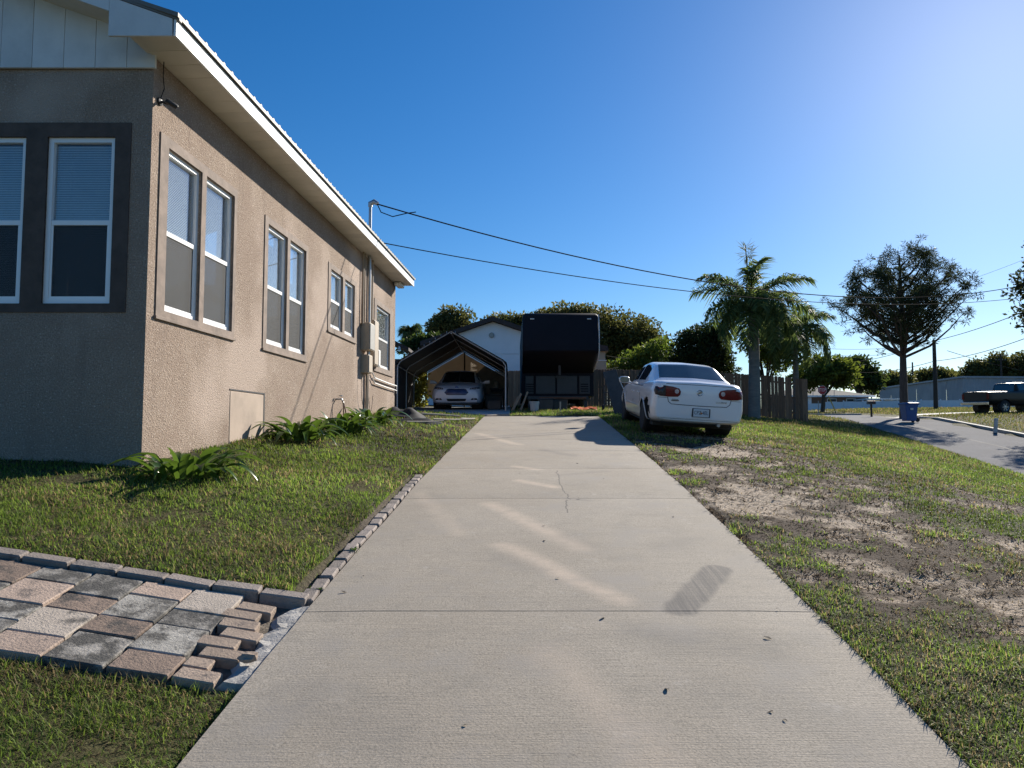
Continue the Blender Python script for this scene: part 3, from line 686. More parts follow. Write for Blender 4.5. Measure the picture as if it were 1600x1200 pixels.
MB().fbox(FS, zu(19.1), zu(19.6), SOF-.10, SOF-.02, .05, .22).build('floodlight', M['white'], house, bevel=.02)
# boxes screwed to the wall
def wbox(name, label, Z0, Z1, v0, v1, d, mat, lidmat):
    o = thing(name, label, 'meter box', FS.p(zu((Z0+Z1)/2), v0, d/2))
    MB().fbox(FS, zu(Z0), zu(Z1), v0, v1, .004, d).build('case', mat, o, bevel=.008)
    MB().fbox(FS, zu(Z0)+.02, zu(Z1)-.02, v0+.02, v1-.02, d+.002, d+.014).build('cover', lidmat, o, bevel=.004)
    return o
mbx = wbox('meter_box', 'large grey beige electric meter box with pale cover on stucco wall', 15.98, 16.42, 1.78, 2.38, .20, M['beige_box'], M['greybox'])
wbox('utility_box', 'small beige utility box mounted below the large meter box', 16.02, 16.36, 1.28, 1.68, .17, M['beige_box'], M['beige_box'])
wbox('breaker_panel', 'tall narrow cream breaker panel beside the far single window', 16.72, 17.12, 1.52, 2.55, .12, M['beige_box'], M['beige_box'])
wbox('junction_box', 'little white junction box overlapping the far window trim', 17.22, 17.42, 1.52, 1.92, .10, M['white'], M['white'])
lw = thing('loose_cable', 'thin dark loose cable looping below the meter boxes', 'cable', FS.p(zu(16.3), .3, .06))
MB().tube([FS.p(zu(16.2)+.25*math.sin(t*5.2)-.1*t, 1.3-1.0*math.sin(t*3.1)*.8-.1*t, .06) for t in np.linspace(0, 1, 16)], .006, 5).build('cable', M['wire'], lw)
MB().tube([FS.p(zu(16.4)+.5*t, 1.2-.75*math.sin(t*2.6), .06) for t in np.linspace(0, 1, 14)], .005, 5).build('cable', M['wire'], lw)
# bullet camera under the eave
sc_ = thing('security_camera', 'small black bullet camera on the stucco wall under the eave', 'camera', FS.p(.12, 3.50, .02))
MB().lathe([(.045, 0), (.045, .02), (.02, .03)], 14, FS.p(.12, 3.50, .0), 'x').build('base', M['black'], sc_)
MB().tube([FS.p(.12, 3.50, .02), FS.p(.14, 3.48, .09), FS.p(.15, 3.48, .11)], .014, 8).build('arm', M['black'], sc_, smooth=True)
MB().tube([FS.p(.10, 3.50, .09), FS.p(.12, 3.495, .10), FS.p(.18, 3.465, .16), FS.p(.185, 3.46, .165)], [.022, .028, .028, .022], 12).build('barrel', M['black'], sc_, smooth=True)
MB().tube([FS.p(.12, 3.53, .015), FS.p(.16, 3.66, .03), FS.p(.13, 3.78, .03), FS.p(.10, 3.925, .05)], .005, 5).build('lead', M['wire'], sc_)
# hose bib with hanging hose
hb = thing('garden_tap', 'brass tap with short brown hose hanging from the stucco wall', 'tap', FS.p(zu(14.2), .2, .05))
MB().tube([FS.p(zu(14.2), .62, .0), FS.p(zu(14.2), .62, .12), FS.p(zu(14.2), .55, .15)], .018, 8).build('spout', M['steel'], hb, smooth=True)
MB().lathe([(.01, -.01), (.04, 0), (.04, .012), (.01, .02)], 10, FS.p(zu(14.2), .68, .10)).build('handle', M['steel'], hb)
M['hose'] = pmat('hose', (.16, .085, .045), .6)
for d in (-.22, .2):
    MB().tube([FS.p(zu(14.2)+d*t*(1.2-.3*t), .60-.72*t, .14+.05*math.sin(3*t)) for t in np.linspace(0, 1, 8)], .013, 6).build('hose', M['hose'], hb, smooth=True)

# ------------------------------------------------------------------ power lines and poles
def cable(a, b_, sag, r, label, name='power_cable', n=40, grp=None):
    a, b_ = Vector(a), Vector(b_)
    pts = [a.lerp(b_, t)-Vector((0, 0, 4*sag*t*(1-t))) for t in np.linspace(0, 1, n)]
    mb = MB().tube(pts, r, 5); o = mb.build(name, M['wire'], None, at=tuple(a)); tag(o, label, 'cable', grp); return o
cable(w_h+Vector((.17, -.03, .05)), (26, 34, 7.36+EZ), 1.6, .016, 'thick twisted service cable sagging from the roof mast across the sky')
cable(FS.p(zu(16.4), 4.25, .35), (26, 34, 6.56+EZ), 1.0, .012, 'thinner lower service cable running from the eave across the sky')
dl = MB()
pts = [w_h+Vector((.16, -.03, .05)), w_h+Vector((.25, -.05, -.14)), w_h+Vector((.5, .02, -.22)), w_h+Vector((.8, .1, -.12)), w_h+Vector((1.0, .2, -.06))]
tag(MB().tube(pts, .012, 5).build('drip_loop', M['wire'], None, at=tuple(w_h)), 'black drip loop of wire hanging under the weather head', 'wire')
def pole(name, x, ytop, Z, r, label, arms=0):
    X = xat(x, Z); base = hz(X, Z); top = zat(ytop, Z)
    o = thing(name, label, 'utility pole', (X, Z, base))
    MB().tube([(X-.04, Z, base-.5), (X, Z, (base+top)/2), (X+.02, Z, top)], [r*1.15, r, r*.85], 10).build('shaft', M['polewood'], o, smooth=True)
    for k in range(arms):
        z = top-.5-k*.9; MB().box(X-1.2, X+1.2, Z-.08, Z+.08, z-.07, z+.07).build('crossarm', M['polewood'], o)
        for d in (-1.05, -.4, .4, 1.05): MB().lathe([(.05, 0), (.07, .08), (.03, .2)], 8, (X+d, Z, z+.07)).build('insulator', M['steel'], o)
    return Vector((X, Z, top))
M['polewood'] = pmat('polewood', (.055, .043, .035), .9, var=.3, scale=3, stretch=(4, 4, .4), bump=.3, bscale=12)
p1 = pole('utility_pole', 1463, 531, 72, .19, 'tall dark wooden utility pole beside the white vinyl fence')
p2 = pole('utility_pole', 1428, 566, 150, .17, 'slim distant pole rising above the warehouse roof')
p3 = pole('utility_pole', 1567, 553, 165, .2, 'distant power pole with crossarms above the far trees', 2)
cable(p1+Vector((0, 0, -.1)), (xat(1640, 48, 470), 48, zat(470, 48)), .25, .028, 'upper black power line from the dark wooden pole past the pine')
cable((xat(1290, 120, 566), 120, zat(566, 120)), p1+Vector((0, 0, -.1)), .8, .03, 'upper line running away from the dark wooden pole behind the pine')
cable(p1+Vector((0, 0, -2.1)), (xat(1640, 48, 514), 48, zat(514, 48)), .35, .026, 'lower black communication line on the dark wooden pole')
cable((xat(1310, 120, 577), 120, zat(577, 120)), p1+Vector((0, 0, -2.1)), .8, .028, 'lower line running away from the dark wooden pole toward the brick house')
cable((xat(1480, 110, 548), 110, zat(548, 110)), (xat(1640, 165, 585), 165, zat(585, 165)), .5, .04, 'thin far wire descending behind the black pickup')
cable((xat(1519, 60, 436), 60, zat(436, 60)), (xat(1680, 60, 372), 60, zat(372, 60)), .1, .012, 'faint thin wire rising toward the tree at the frame edge')
cable((xat(1250, 90, 541), 90, zat(541, 90)), (xat(1400, 90, 543), 90, zat(543, 90)), .3, .02, 'faint wire between the palm and the pine, upper one')
cable((xat(1240, 90, 547), 90, zat(547, 90)), (xat(1410, 90, 550), 90, zat(550, 90)), .6, .02, 'faint wire between the palm and the pine, lower one')

# ------------------------------------------------------------------ carport canopy with slab
M['slabgrey'] = pmat('slabgrey', (.34, .335, .32), .9, var=.15, scale=1.5, bump=.2, bscale=60, dirt=.3)
sl = thing('carport_slab', None, None); sl['kind'] = 'structure'
for i, (a, b_) in enumerate(((20.9, 24.3), (24.31, 27.8), (27.81, 31.5))):
    strip(np.linspace(a, b_, 6), lambda z: -4.6, lambda z: -.06, lambda x, z: P(z), .012, .08).build('slab', M['slabgrey'], sl)
pvm = [beveled('paver', .292, .292, .05, mm, .005) for mm in (M['pv'][0], M['pv'][1], M['pv'][4])]
for i in range(7):
    for j in range(3):
        x = -.55-i*.30-(.12 if j == 2 else 0); y = 20.0+j*.30
        if random.random() < .12: continue
        put('paver', random.choice(pvm), sl, (x, y, float(P(y))-.008+random.uniform(-.01, .01)), Matrix.Rotation(.06, 3, 'X'), random.uniform(-.05, .05), .03)
M['tarp_dark'] = pmat('tarp_dark', (.022, .025, .030), .6, var=.2, scale=3, bump=.3, bscale=5)
m = pmat('tarp_beige', (.30, .27, .23), .7, var=.12, scale=2, bump=.5, bscale=3); nt = m.node_tree; b = nt.nodes['Principled BSDF']
tr = N(nt, 'ShaderNodeBsdfTranslucent'); tr.inputs[0].default_value = (.40, .34, .27, 1); mx = N(nt, 'ShaderNodeMixShader'); mx.inputs[0].default_value = .30
nt.links.new(b.outputs[0], mx.inputs[1]); nt.links.new(tr.outputs[0], mx.inputs[2]); nt.links.new(mx.outputs[0], nt.nodes['Material Output'].inputs[0]); M['tarp_beige'] = m
CX0, CX1, CXM = -3.90, -.22, -2.08; CY0, CY1 = 25.0, 31.3
g22 = float(P(25))
cp = thing('carport', 'dark fabric carport canopy on pale tube frame over the parked car', 'carport', (CXM, 25, g22))
EH, AH = 1.66, 2.72                                # eave and apex heights over the front slab
def cz(y): return float(P(y))
arch = lambda y: [(CX0, y, cz(y)), (CX0, y, g22+EH-.12), (CX0+.10, y, g22+EH+.04), (CXM-.08, y, g22+AH-.05), (CXM, y, g22+AH), (CXM+.08, y, g22+AH-.05), (CX1-.10, y, g22+EH+.04), (CX1, y, g22+EH-.12), (CX1, y, cz(y))]
for y in (25.0, 27.1, 29.2, 31.3): MB().tube(arch(y), .021, 8).build('frame_tube', M['galv'], cp, smooth=True)
for x, z in ((CX0, EH-.1), (CXM, AH-.03), (CX1, EH-.1)): MB().tube([(x, 25.03, g22+z-.03), (x, 31.3, g22+z-.03)], .022, 6).build('purlin', M['galv'], cp, smooth=True)
def sheet(name, A, B, mat, n=10, m_=6, wob=.02, th=.006):   # ruled sheet between two polylines (lists of 3D points)
    vs = []; k = len(A)
    for off in (0, th):
        for j in range(m_+1):
            t = j/m_
            for i in range(k):
                p = Vector(A[i]).lerp(Vector(B[i]), t); w = wob*math.sin(i*1.9+j*2.3)*(0 < j < m_)
                vs.append(p+Vector((w*.6, 0, w+off)))
    q = k*(m_+1); fs = []
    for o in (0, q):
        for j in range(m_):
            for i in range(k-1): fs.append((o+j*k+i, o+j*k+i+1, o+(j+1)*k+i+1, o+(j+1)*k+i))
    for i in range(k-1): fs += [(i, i+1, q+i+1, q+i), (m_*k+i, m_*k+i+1, q+m_*k+i+1, q+m_*k+i)]
    for j in range(m_): fs += [(j*k, (j+1)*k, q+(j+1)*k, q+j*k), (j*k+k-1, (j+1)*k+k-1, q+(j+1)*k+k-1, q+j*k+k-1)]
    return MB().add(vs, fs).build(name, mat, cp, smooth=True)
roofline = lambda y: [(CX0-.05, y, g22+EH-.15), (CX0-.04, y, g22+EH-.02), (CX0+.08, y, g22+EH+.085)]+[(CX0+.08+(CXM-CX0-.08)*t, y, g22+EH+.085+(AH-EH-.045)*t) for t in (.33, .66, 1)]+[(CXM+(CX1-.08-CXM)*t, y, g22+AH+.04-(AH-EH-.045)*t) for t in (.33, .66, 1)]+[(CX1+.04, y, g22+EH-.02), (CX1+.05, y, g22+EH-.15)]
sheet('canopy_roof', roofline(24.93), roofline(31.4), M['tarp_dark'], m_=8, wob=.03)
sheet('side_cover', [(CX0-.05, 25.1, cz(25)+.02), (CX0-.06, 25.1, g22+.8), (CX0-.05, 25.1, g22+EH-.1)], [(CX0-.05, 29.2, cz(29)+.02), (CX0-.02, 29.2, g22+.9), (CX0-.05, 29.2, g22+EH-.1)], M['tarp_dark'], m_=10)
sheet('side_cover', [(CX1+.05, 25.4, cz(25)+.3), (CX1+.10, 25.4, g22+.9), (CX1+.05, 25.4, g22+EH-.1)], [(CX1+.05, 31.3, cz(31)+.02), (CX1+.02, 31.3, g22+.9), (CX1+.05, 31.3, g22+EH-.1)], M['tarp_dark'], m_=10)
top = lambda x: g22+AH-.02-(AH-EH)*abs(x-CXM)/(CXM-CX0)
xs = np.linspace(CX0+.3, CX1-.02, 12)
sheet('back_cover', [(x, 31.32+.02*math.sin(x*9), cz(31)+.45) for x in xs], [(x, 31.32+.03*math.sin(x*7), top(x)-.05) for x in xs], M['tarp_beige'], m_=8, wob=.015)
MB().tube([(CXM+.06, 31.23, cz(31)), (CXM+.06, 31.23, top(CXM)-.04)], .03, 8).build('centre_pole', M['black'], cp)
for a, b_ in (((-2.75, 1.2), (-2.35, .75)), ((-2.45, 1.5), (-1.95, 1.0)), ((-1.4, 1.3), (-1.2, .8))):
    MB().tube([(a[0]*1.14, 31.2, g22+a[1]+.2), (b_[0]*1.14, 31.2, g22+b_[1]+.2)], .012, 5).build('tie_cord', M['black'], cp)
for k, t in enumerate(np.linspace(.08, .92, 9)):    # bungee loops along the front edge
    for sgn in (0, 1):
        x = CX0+(CXM-CX0)*t if sgn == 0 else CX1-(CX1-CXM)*t
        z = g22+EH+(AH-EH)*t
        MB().tube([(x, 24.92, z+.075), (x, 24.9, z+.03), (x, 24.95, z-.02)], .008, 5).build('bungee', M['galv'], cp)
# clutter inside and beside the carport
M['bin_dark'] = pmat('bin_dark', (.035, .035, .04), .5, var=.3)
def crate(name, label, x, y, sx, sy, h, mat, cat='box', rot=0):
    z = float(P(y))+.014 if x < 0 else hz(x, y); o = thing(name, label, cat, (x, y, z))
    c, s = math.cos(rot), math.sin(rot)
    def q(pts): return [(x+a*c-b_*s, y+a*s+b_*c, z+zz) for a, b_, zz in pts]
    MB().add(q([(-sx*.46, -sy*.46, 0), (sx*.46, -sy*.46, 0), (sx*.46, sy*.46, 0), (-sx*.46, sy*.46, 0), (-sx/2, -sy/2, h*.9), (sx/2, -sy/2, h*.9), (sx/2, sy/2, h*.9), (-sx/2, sy/2, h*.9)]),
             [(0, 3, 2, 1), (4, 5, 6, 7), (0, 1, 5, 4), (1, 2, 6, 5), (2, 3, 7, 6), (3, 0, 4, 7)]).build('tub', mat, o, bevel=.015)
    MB().add(q([(a*sx*.53, b_*sy*.53, zz) for zz in (h*.9+.002, h) for a, b_ in ((-1, -1), (1, -1), (1, 1), (-1, 1))]),
             [(0, 3, 2, 1), (4, 5, 6, 7), (0, 1, 5, 4), (1, 2, 6, 5), (2, 3, 7, 6), (3, 0, 4, 7)]).build('lid', mat, o, bevel=.01)
    return o
crate('storage_tote', 'dark lidded storage tote beside the sedan under the canopy', -.72, 29.0, .7, .5, .55, M['bin_dark'])
crate('storage_tote', 'low dark tote stacked near the canopy post by the sedan', -.66, 27.0, .5, .4, .34, M['bin_dark'])
def bench(x, y):
    z = float(P(y))+.014; o = thing('work_bench', 'dark narrow work bench along the inside of the carport', 'bench', (x, y, z))
    MB().box(x-.3, x+.3, y-.7, y+.7, z+.72, z+.77).build('bench_top', M['bin_dark'], o, bevel=.01)
    for a in (-.26, .26):
        for b_ in (-.64, .64): MB().box(x+a-.03, x+a+.03, y+b_-.03, y+b_+.03, z, z+.72).build('leg', M['bin_dark'], o)
    for b_ in (-.3, .25): MB().lathe([(.09, 0), (.09, .2), (.05, .26), (.05, .3)], 12, (x-.05, y+b_, z+.772)).build('can', M['greybox'], o)
bench(-.6, 30.2)

# ------------------------------------------------------------------ fifth-wheel trailer
M['rv'] = pmat('rv', (.010, .011, .018), .7, var=.12, scale=1.5, spec=.2)
M['rv2'] = pmat('rv2', (.020, .022, .028), .45, var=.15, scale=2)
M['rv_edge'] = pmat('rv_edge', (.62, .62, .62), .4, var=.05)
M['orange'] = pmat('orange', (.62, .12, .03), .5, var=.2, scale=6)
rz = hz(1.7, 25.6)
rv = thing('camper_trailer', 'large dark fifth wheel camper trailer with raised nose parked beyond the driveway', 'camper', (1.68, 25.2, rz))
RX0, RX1 = .37, 3.0
TOPZ = zat(487, 25.2); NB = zat(552, 25.2); UB = zat(583, 27.0); LB = zat(619, 27.0)
prof = [(25.30, TOPZ-.10), (25.42, TOPZ-.02), (25.6, TOPZ), (34.2, TOPZ), (34.3, TOPZ-.1), (34.3, LB), (27.0, LB), (27.0, UB), (26.85, UB+.06), (25.35, NB-.02), (25.22, NB+.10), (25.2, NB+.4)]
mb = MB(); n = len(prof)
xs_ = [(RX0, .07), (RX0+.05, .02), (RX0+.12, 0), (RX1-.12, 0), (RX1-.05, .02), (RX1, .07)]
cy_, cz_ = 29.7, (TOPZ+LB)/2
vs = []
for x, ins in xs_:
    for y, z in prof: vs.append((x, y+(ins if y < 27 else 0), z-(ins if z > TOPZ-.15 else 0)))
mb.add(vs, [(i*n+k, i*n+(k+1) % n, (i+1)*n+(k+1) % n, (i+1)*n+k) for i in range(5) for k in range(n)]+[tuple(range(n)), tuple(5*n+k for k in range(n))])
mb.build('body', M['rv'], rv, smooth=True)
for x in (RX0+.33, RX1-.33): MB().box(x-.07, x+.07, 25.255, 25.29, TOPZ-.26, TOPZ-.22).build('clearance_light', M['rv_edge'], rv, bevel=.008)
MB().tube([(RX1+.002, 25.36, TOPZ-.08), (RX1+.012, 25.27, TOPZ-.5), (RX1+.012, 25.26, NB+.1), (RX1, 25.45, NB-.15), (RX1-.02, 26.8, UB+.05)], .022, 6).build('sunlit_edge', M['rv_edge'], rv, smooth=True)  # sunlight on the right edge, put in as a pale coloured strip
MB().box(RX0-.012, RX0-.002, 25.5, 26.4, NB-.35, TOPZ-.3).build('window', M['black'], rv)
for a, b_ in ((RX0+.12, RX0+.42), (RX0+.50, RX0+1.22), (RX0+1.28, RX0+2.02), (RX0+2.1, RX1-.14)):
    MB().box(a, b_, 26.965, 26.99, LB+.08, UB-.10).build('compartment_door', M['rv2'], rv, bevel=.01)
for a in (RX0+.14, RX1-.48):
    for k in range(4): MB().box(a, a+.28, 26.945, 26.962, LB+.16+k*.085, LB+.20+k*.085).build('vent_slat', M['rv'], rv)
MB().box(1.60, 2.02, 26.94, 26.96, UB-.18, UB-.10).build('name_plate', M['rv2'], rv)
MB().box(RX0+.2, RX1-.2, 26.96, 27.06, LB-.12, LB-.004).build('frame_rail', M['bin_dark'], rv)
MB().box(1.0, 2.7, 26.9, 26.95, LB-.10, LB-.04).build('bumper_bar', pmat('rust', (.16, .075, .045), .8, var=.3), rv)
for x in (RX0+.28, RX1-.28):
    leg = MB().box(x-.06, x+.06, 27.1, 27.22, rz+.1, LB-.003).build('landing_leg', M['rv2'], rv)
    MB().box(x-.13, x+.13, 27.02, 27.3, rz-.02, rz+.10).build('foot_pad', M['rv2'], leg)
for x in (RX0+.18, RX1-.18):
    for y in (30.3, 31.2):
        MB().lathe([(.05, -.1), (.34, -.1), (.36, -.05), (.36, .05), (.34, .1), (.05, .1)], 18, (x, y, hz(x, y)+.36), 'x').build('wheel', M['rubber'], rv)
MB().tube([(1.7, 26.3, UB+.22), (1.7, 26.3, UB-.12)], .06, 10).build('hitch_pin', M['bin_dark'], rv)
# things around the trailer
def lean(name, label, a, b_, w, t, mat, cat):
    a, b_ = Vector(a), Vector(b_); d = (b_-a); s = Vector((d.y, -d.x, 0)) if abs(d.x)+abs(d.y) > .1 else Vector((1, 0, 0))
    s = d.cross(Vector((0, 1, 0))).normalized(); q = d.cross(s).normalized()
    o = MB().add([a-s*w-q*t, a+s*w-q*t, a+s*w+q*t, a-s*w+q*t, b_-s*w-q*t, b_+s*w-q*t, b_+s*w+q*t, b_-s*w+q*t], [(0, 3, 2, 1), (4, 5, 6, 7), (0, 1, 5, 4), (1, 2, 6, 5), (2, 3, 7, 6), (3, 0, 4, 7)]).build(name, mat, None, at=tuple(a), bevel=.004)
    return tag(o, label, cat)
M['plank'] = pmat('plank', (.32, .19, .11), .8, var=.25, scale=5)
g = lambda x, y: hz(x, y)-.01
lean('wood_plank', 'pale reddish plank leaning beside the canopy post', (.0, 23.9, g(0, 23.9)), (.30, 24.4, g(0, 23.9)+.62), .035, .02, M['plank'], 'plank')
lean('wood_plank', 'thin brown plank leaning just left of the white bucket', (.26, 23.9, g(.26, 23.9)), (.52, 24.5, g(0, 23.9)+.68), .03, .02, M['plank'], 'plank')
lean('wood_plank', 'short dark plank leaning closest to the canopy side cover', (-.02, 24.1, g(0, 24.1)), (.20, 24.6, g(0, 24)+.50), .03, .02, M['plank'], 'plank')
bk = thing('bucket', 'white plastic bucket standing in front of the camper', 'bucket', (.72, 23.6, hz(.72, 23.6)))
b0 = (.72, 23.6, hz(.72, 23.6))
M['pail'] = pmat('pail', (.48, .48, .47), .5, var=.06, dirt=.2)
MB().lathe([(.0, .0), (.125, 0), (.15, .30), (.16, .30), (.16, .33), (.145, .33), (.12, .02), (0, .02)], 20, b0).build('pail', M['pail'], bk, smooth=True)
MB().tube([(b0[0]+.16*math.cos(t), b0[1]-.17*math.sin(t)*.4-.02, b0[2]+.30-.16*math.sin(t)) for t in np.linspace(0, math.pi, 10)], .005, 5).build('handle', M['steel'], bk)
crate('storage_tote', 'dark square tub sitting under the camper nose beside the bucket', 1.12, 24.6, .5, .4, .42, M['bin_dark'])
crate('storage_tote', 'second dark tub under the camper nose by the wooden stake', 1.62, 25.0, .5, .4, .36, M['bin_dark'])
st = (1.50, 23.0); zz = hz(*st)
tag(MB().prism([(st[0]-.02, st[1]-.02, zz-.1), (st[0]+.02, st[1]-.02, zz-.1), (st[0]+.02, st[1]+.02, zz-.1), (st[0]-.02, st[1]+.02, zz-.1)], (0, 0, 0), (.012, 0, .44)).build('wooden_stake', pmat('stakewood', (.42, .38, .32), .8), None, at=(st[0], st[1], zz), bevel=.004), 'short pale wooden stake standing at the end of the driveway', 'stake')
om = MB(); zz = hz(2.5, 25.0)
om.add([(2.0+.9*i/8, 24.85+.25*j+.03*math.sin(i*2+j), zz+.05+.05*math.sin(i*1.3+j*2)+.03*j) for j in range(4) for i in range(9)], [(j*9+i, j*9+i+1, (j+1)*9+i+1, (j+1)*9+i) for j in range(3) for i in range(8)])
om.add([(2.0+.9*i/8, 24.85+.25*j+.03*math.sin(i*2+j), zz-.02) for j in range(4) for i in range(9)], [(j*9+i, (j+1)*9+i, (j+1)*9+i+1, j*9+i+1) for j in range(3) for i in range(8)])
tag(om.build('orange_tarp', M['orange'], None, at=(2.4, 25.0, zz), smooth=True), 'crumpled orange tarp on the ground under the camper nose', 'tarp')
jack = thing('hand_truck', 'dark wheeled frame standing beside the camper at the fence', 'hand truck', (3.35, 25.4, hz(3.35, 25.4)))
jx, jy, jz = 3.35, 25.4, hz(3.35, 25.4)
for d in (-.16, .16):
    MB().tube([(jx+d, jy, jz+.1), (jx+d, jy+.12, jz+.85), (jx+d*.6, jy+.14, jz+.98)], .016, 6).build('rail', M['bin_dark'], jack)
    MB().lathe([(.02, -.03), (.12, -.03), (.13, 0), (.12, .03), (.02, .03)], 14, (jx+d*1.25, jy+.05, jz+.12), 'x').build('wheel', M['rubber'], jack)
for h in (.25, .5, .75): MB().tube([(jx-.16, jy+.02+.11*h, jz+.1+h*.75), (jx+.16, jy+.02+.11*h, jz+.1+h*.75)], .012, 6).build('crossbar', M['bin_dark'], jack)
MB().box(jx-.18, jx+.18, jy-.2, jy+.0, jz+.01, jz+.025).build('toe_plate', M['bin_dark'], jack)

# ------------------------------------------------------------------ wooden fence, each picket its own piece
M['picket'] = pmat('picket', (.27, .150, .090), .9, var=.25, scale=4, stretch=(6, 6, .6), bump=.4, bscale=14, rnd=.28)
fa, fb = Vector((12.40, 31.0, 0)), Vector((-3.5, 39.3, 0)); fd = (fb-fa); fl = fd.length; fd.normalize(); fn = Vector((fd.y, -fd.x, 0))
fn = fn if fn.y < 0 else -fn
fence = thing('wooden_fence', 'weathered brown dog eared picket fence behind the white car and palm', 'fence', (fa.x, fa.y, hz(fa.x, fa.y)))
def picket_mesh(h, seed):
    random.seed(seed); w = .068; t = .009
    pr = [(-w, 0), (w, 0), (w, h-.035), (w-.03, h), (-w+.03, h), (-w, h-.035)]
    mb = MB(); vs = [(x, -t, z) for x, z in pr]+[(x, t, z) for x, z in pr]; n = 6
    return mb.add(vs, [tuple(range(n)), tuple(range(2*n-1, n-1, -1))]+[(i, n+i, n+(i+1) % n, (i+1) % n) for i in range(n)]).mesh('picket', M['picket'])
pms = [picket_mesh(1.78+.004*k, k) for k in range(4)]
yaw = math.atan2(fd.y, fd.x)
k = 0; s = .07
while s < fl:
    c = fa+fd*s; zz = hz(c.x, c.y)
    zz = float(H0(c.x, c.y))
    if not (s < .5 and k in (3,)):
        o = link('picket', random.choice(pms), fence); o.location = Vector((c.x, c.y, zz+.05+random.uniform(-.012, .012)))+fn*.02-org(fence)
        o.rotation_euler = (random.uniform(-.01, .01), random.uniform(-.008, .008), yaw)
    s += .1385+random.choice([0, 0, 0, .001, .002, .010]); k += 1
s = .0
while s < fl:
    c = fa+fd*s-fn*.055; z0 = float(H0(c.x, c.y)); MB().box(c.x-.045, c.x+.045, c.y-.045, c.y+.045, z0-.4, z0+1.84).build('post', M['picket'], fence)
    e = min(s+2.35, fl); c2 = fa+fd*e-fn*.055; z2 = float(H0(c2.x, c2.y))
    for h in (.35, 1.0, 1.6):
        a = Vector((c.x, c.y, z0+h))+fn*.04; b_ = Vector((c2.x, c2.y, z2+h))+fn*.04
        MB().add([a+fn*.018+Vector((0, 0, -.04)), a+fn*.018+Vector((0, 0, .04)), a-fn*.018+Vector((0, 0, .04)), a-fn*.018+Vector((0, 0, -.04)), b_+fn*.018+Vector((0, 0, -.04)), b_+fn*.018+Vector((0, 0, .04)), b_-fn*.018+Vector((0, 0, .04)), b_-fn*.018+Vector((0, 0, -.04))],
                 [(0, 1, 2, 3), (7, 6, 5, 4), (0, 4, 5, 1), (1, 5, 6, 2), (2, 6, 7, 3), (3, 7, 4, 0)]).build('rail', M['picket'], fence)
    s += 2.35
ep = fa+fn*.06; z0 = float(H0(ep.x, ep.y))
MB().box(ep.x-.05, ep.x+.05, ep.y-.05, ep.y+.05, z0-.3, z0+.35).build('post', M['picket'], fence)
random.seed(3)
# dark board leaning by the fence, behind the mirror of the white car
bx_, by_ = xat(960, 21.5), 21.5; bz_ = hz(bx_, by_)
lb = thing('leaning_board', 'dark board with a pale edge leaning left beyond the white car mirror', 'board', (bx_, by_, bz_))
a = Vector((bx_+.22, by_, bz_-.02)); b_ = Vector((bx_-.12, by_+.1, bz_+1.28)); s_ = Vector((.20, .02, .05))
mbb = MB().prism([a-s_, a+s_, b_+s_, b_-s_], (0, 0, 0), (.0, .05, .0)); mbb.build('panel', M['bin_dark'], lb, bevel=.006)
MB().tube([a+s_+Vector((.015, .02, .35)), b_+s_+Vector((.02, .02, -.15))], .012, 6).build('edge_strip', M['white'], lb)

# ------------------------------------------------------------------ neighbouring buildings
M['wallwhite'] = pmat('wallwhite', (.80, .80, .82), .7, var=.05, scale=1)
M['roofbrown'] = pmat('roofbrown', (.055, .038, .034), .8, var=.2, scale=4)
nb = thing('neighbour_house', 'white gabled house with dark brown roof edge behind the canopy and camper', 'house', (-1.1, 42, hz(-1.1, 42)))
Z = 42.0; ax_, az_ = xat(770, Z), zat(503, Z); xl_, xr_ = xat(668, Z), xat(872, Z); ez_ = zat(538, Z); gz_ = hz(-1, Z)-.3
seam = zat(553, Z)
MB().prism([(xl_, Z, gz_), (xr_, Z, gz_), (xr_, Z, seam-.012), (xl_, Z, seam-.012)], (0, 0, 0), (0, 8, 0)).build('wall', M['wallwhite'], nb)
MB().prism([(xl_, Z-.02, seam), (xr_, Z-.02, seam), (xr_, Z-.02, ez_), (ax_, Z-.02, az_), (xl_, Z-.02, ez_)], (0, 0, 0), (0, 8, 0)).build('gable_panel', M['wallwhite'], nb)
slp = (az_-ez_)/(xr_-ax_)
for sgn, xe in ((-1, xl_-.4), (1, xr_+.4)):
    e_z = az_-slp*abs(xe-ax_)
    MB().prism([(ax_, Z-.45, az_+.02), (xe, Z-.45, e_z+.02), (xe, Z-.45, e_z+.26), (ax_, Z-.45, az_+.26)], (0, 0, 0), (0, 9, 0)).build('roof', M['roofbrown'], nb)
MB().lathe([(.0, 0), (.16, 0), (.16, -.06), (.10, -.1), (0, -.1)], 14, (xat(768, Z), Z-.03, zat(524, Z)), 'y').build('gable_vent', M['greybox'], nb)
M['beige_wall'] = pmat('beige_wall', (.44, .36, .26), .8, var=.1, scale=2)
sh = thing('garden_shed', 'narrow beige block shed end rising behind the fence beside the camper', 'shed', (4.2, 38.5, hz(4.2, 38.5)))
Z = 38.8; x0, x1 = xat(900, Z), xat(948, Z); g_ = hz(4.2, Z)
MB().box(x0, x1, Z, Z+3, g_-.2, zat(563, Z)-.02).build('wall', M['beige_wall'], sh)
MB().box(x0, x1-.05, Z, Z+3, zat(563, Z)+.02, zat(549, Z)).build('upper_wall', M['beige_wall'], sh)
MB().box(x0, x1+.02, Z-.02, Z+3, zat(563, Z)-.018, zat(563, Z)+.018).build('band', M['white'], sh)
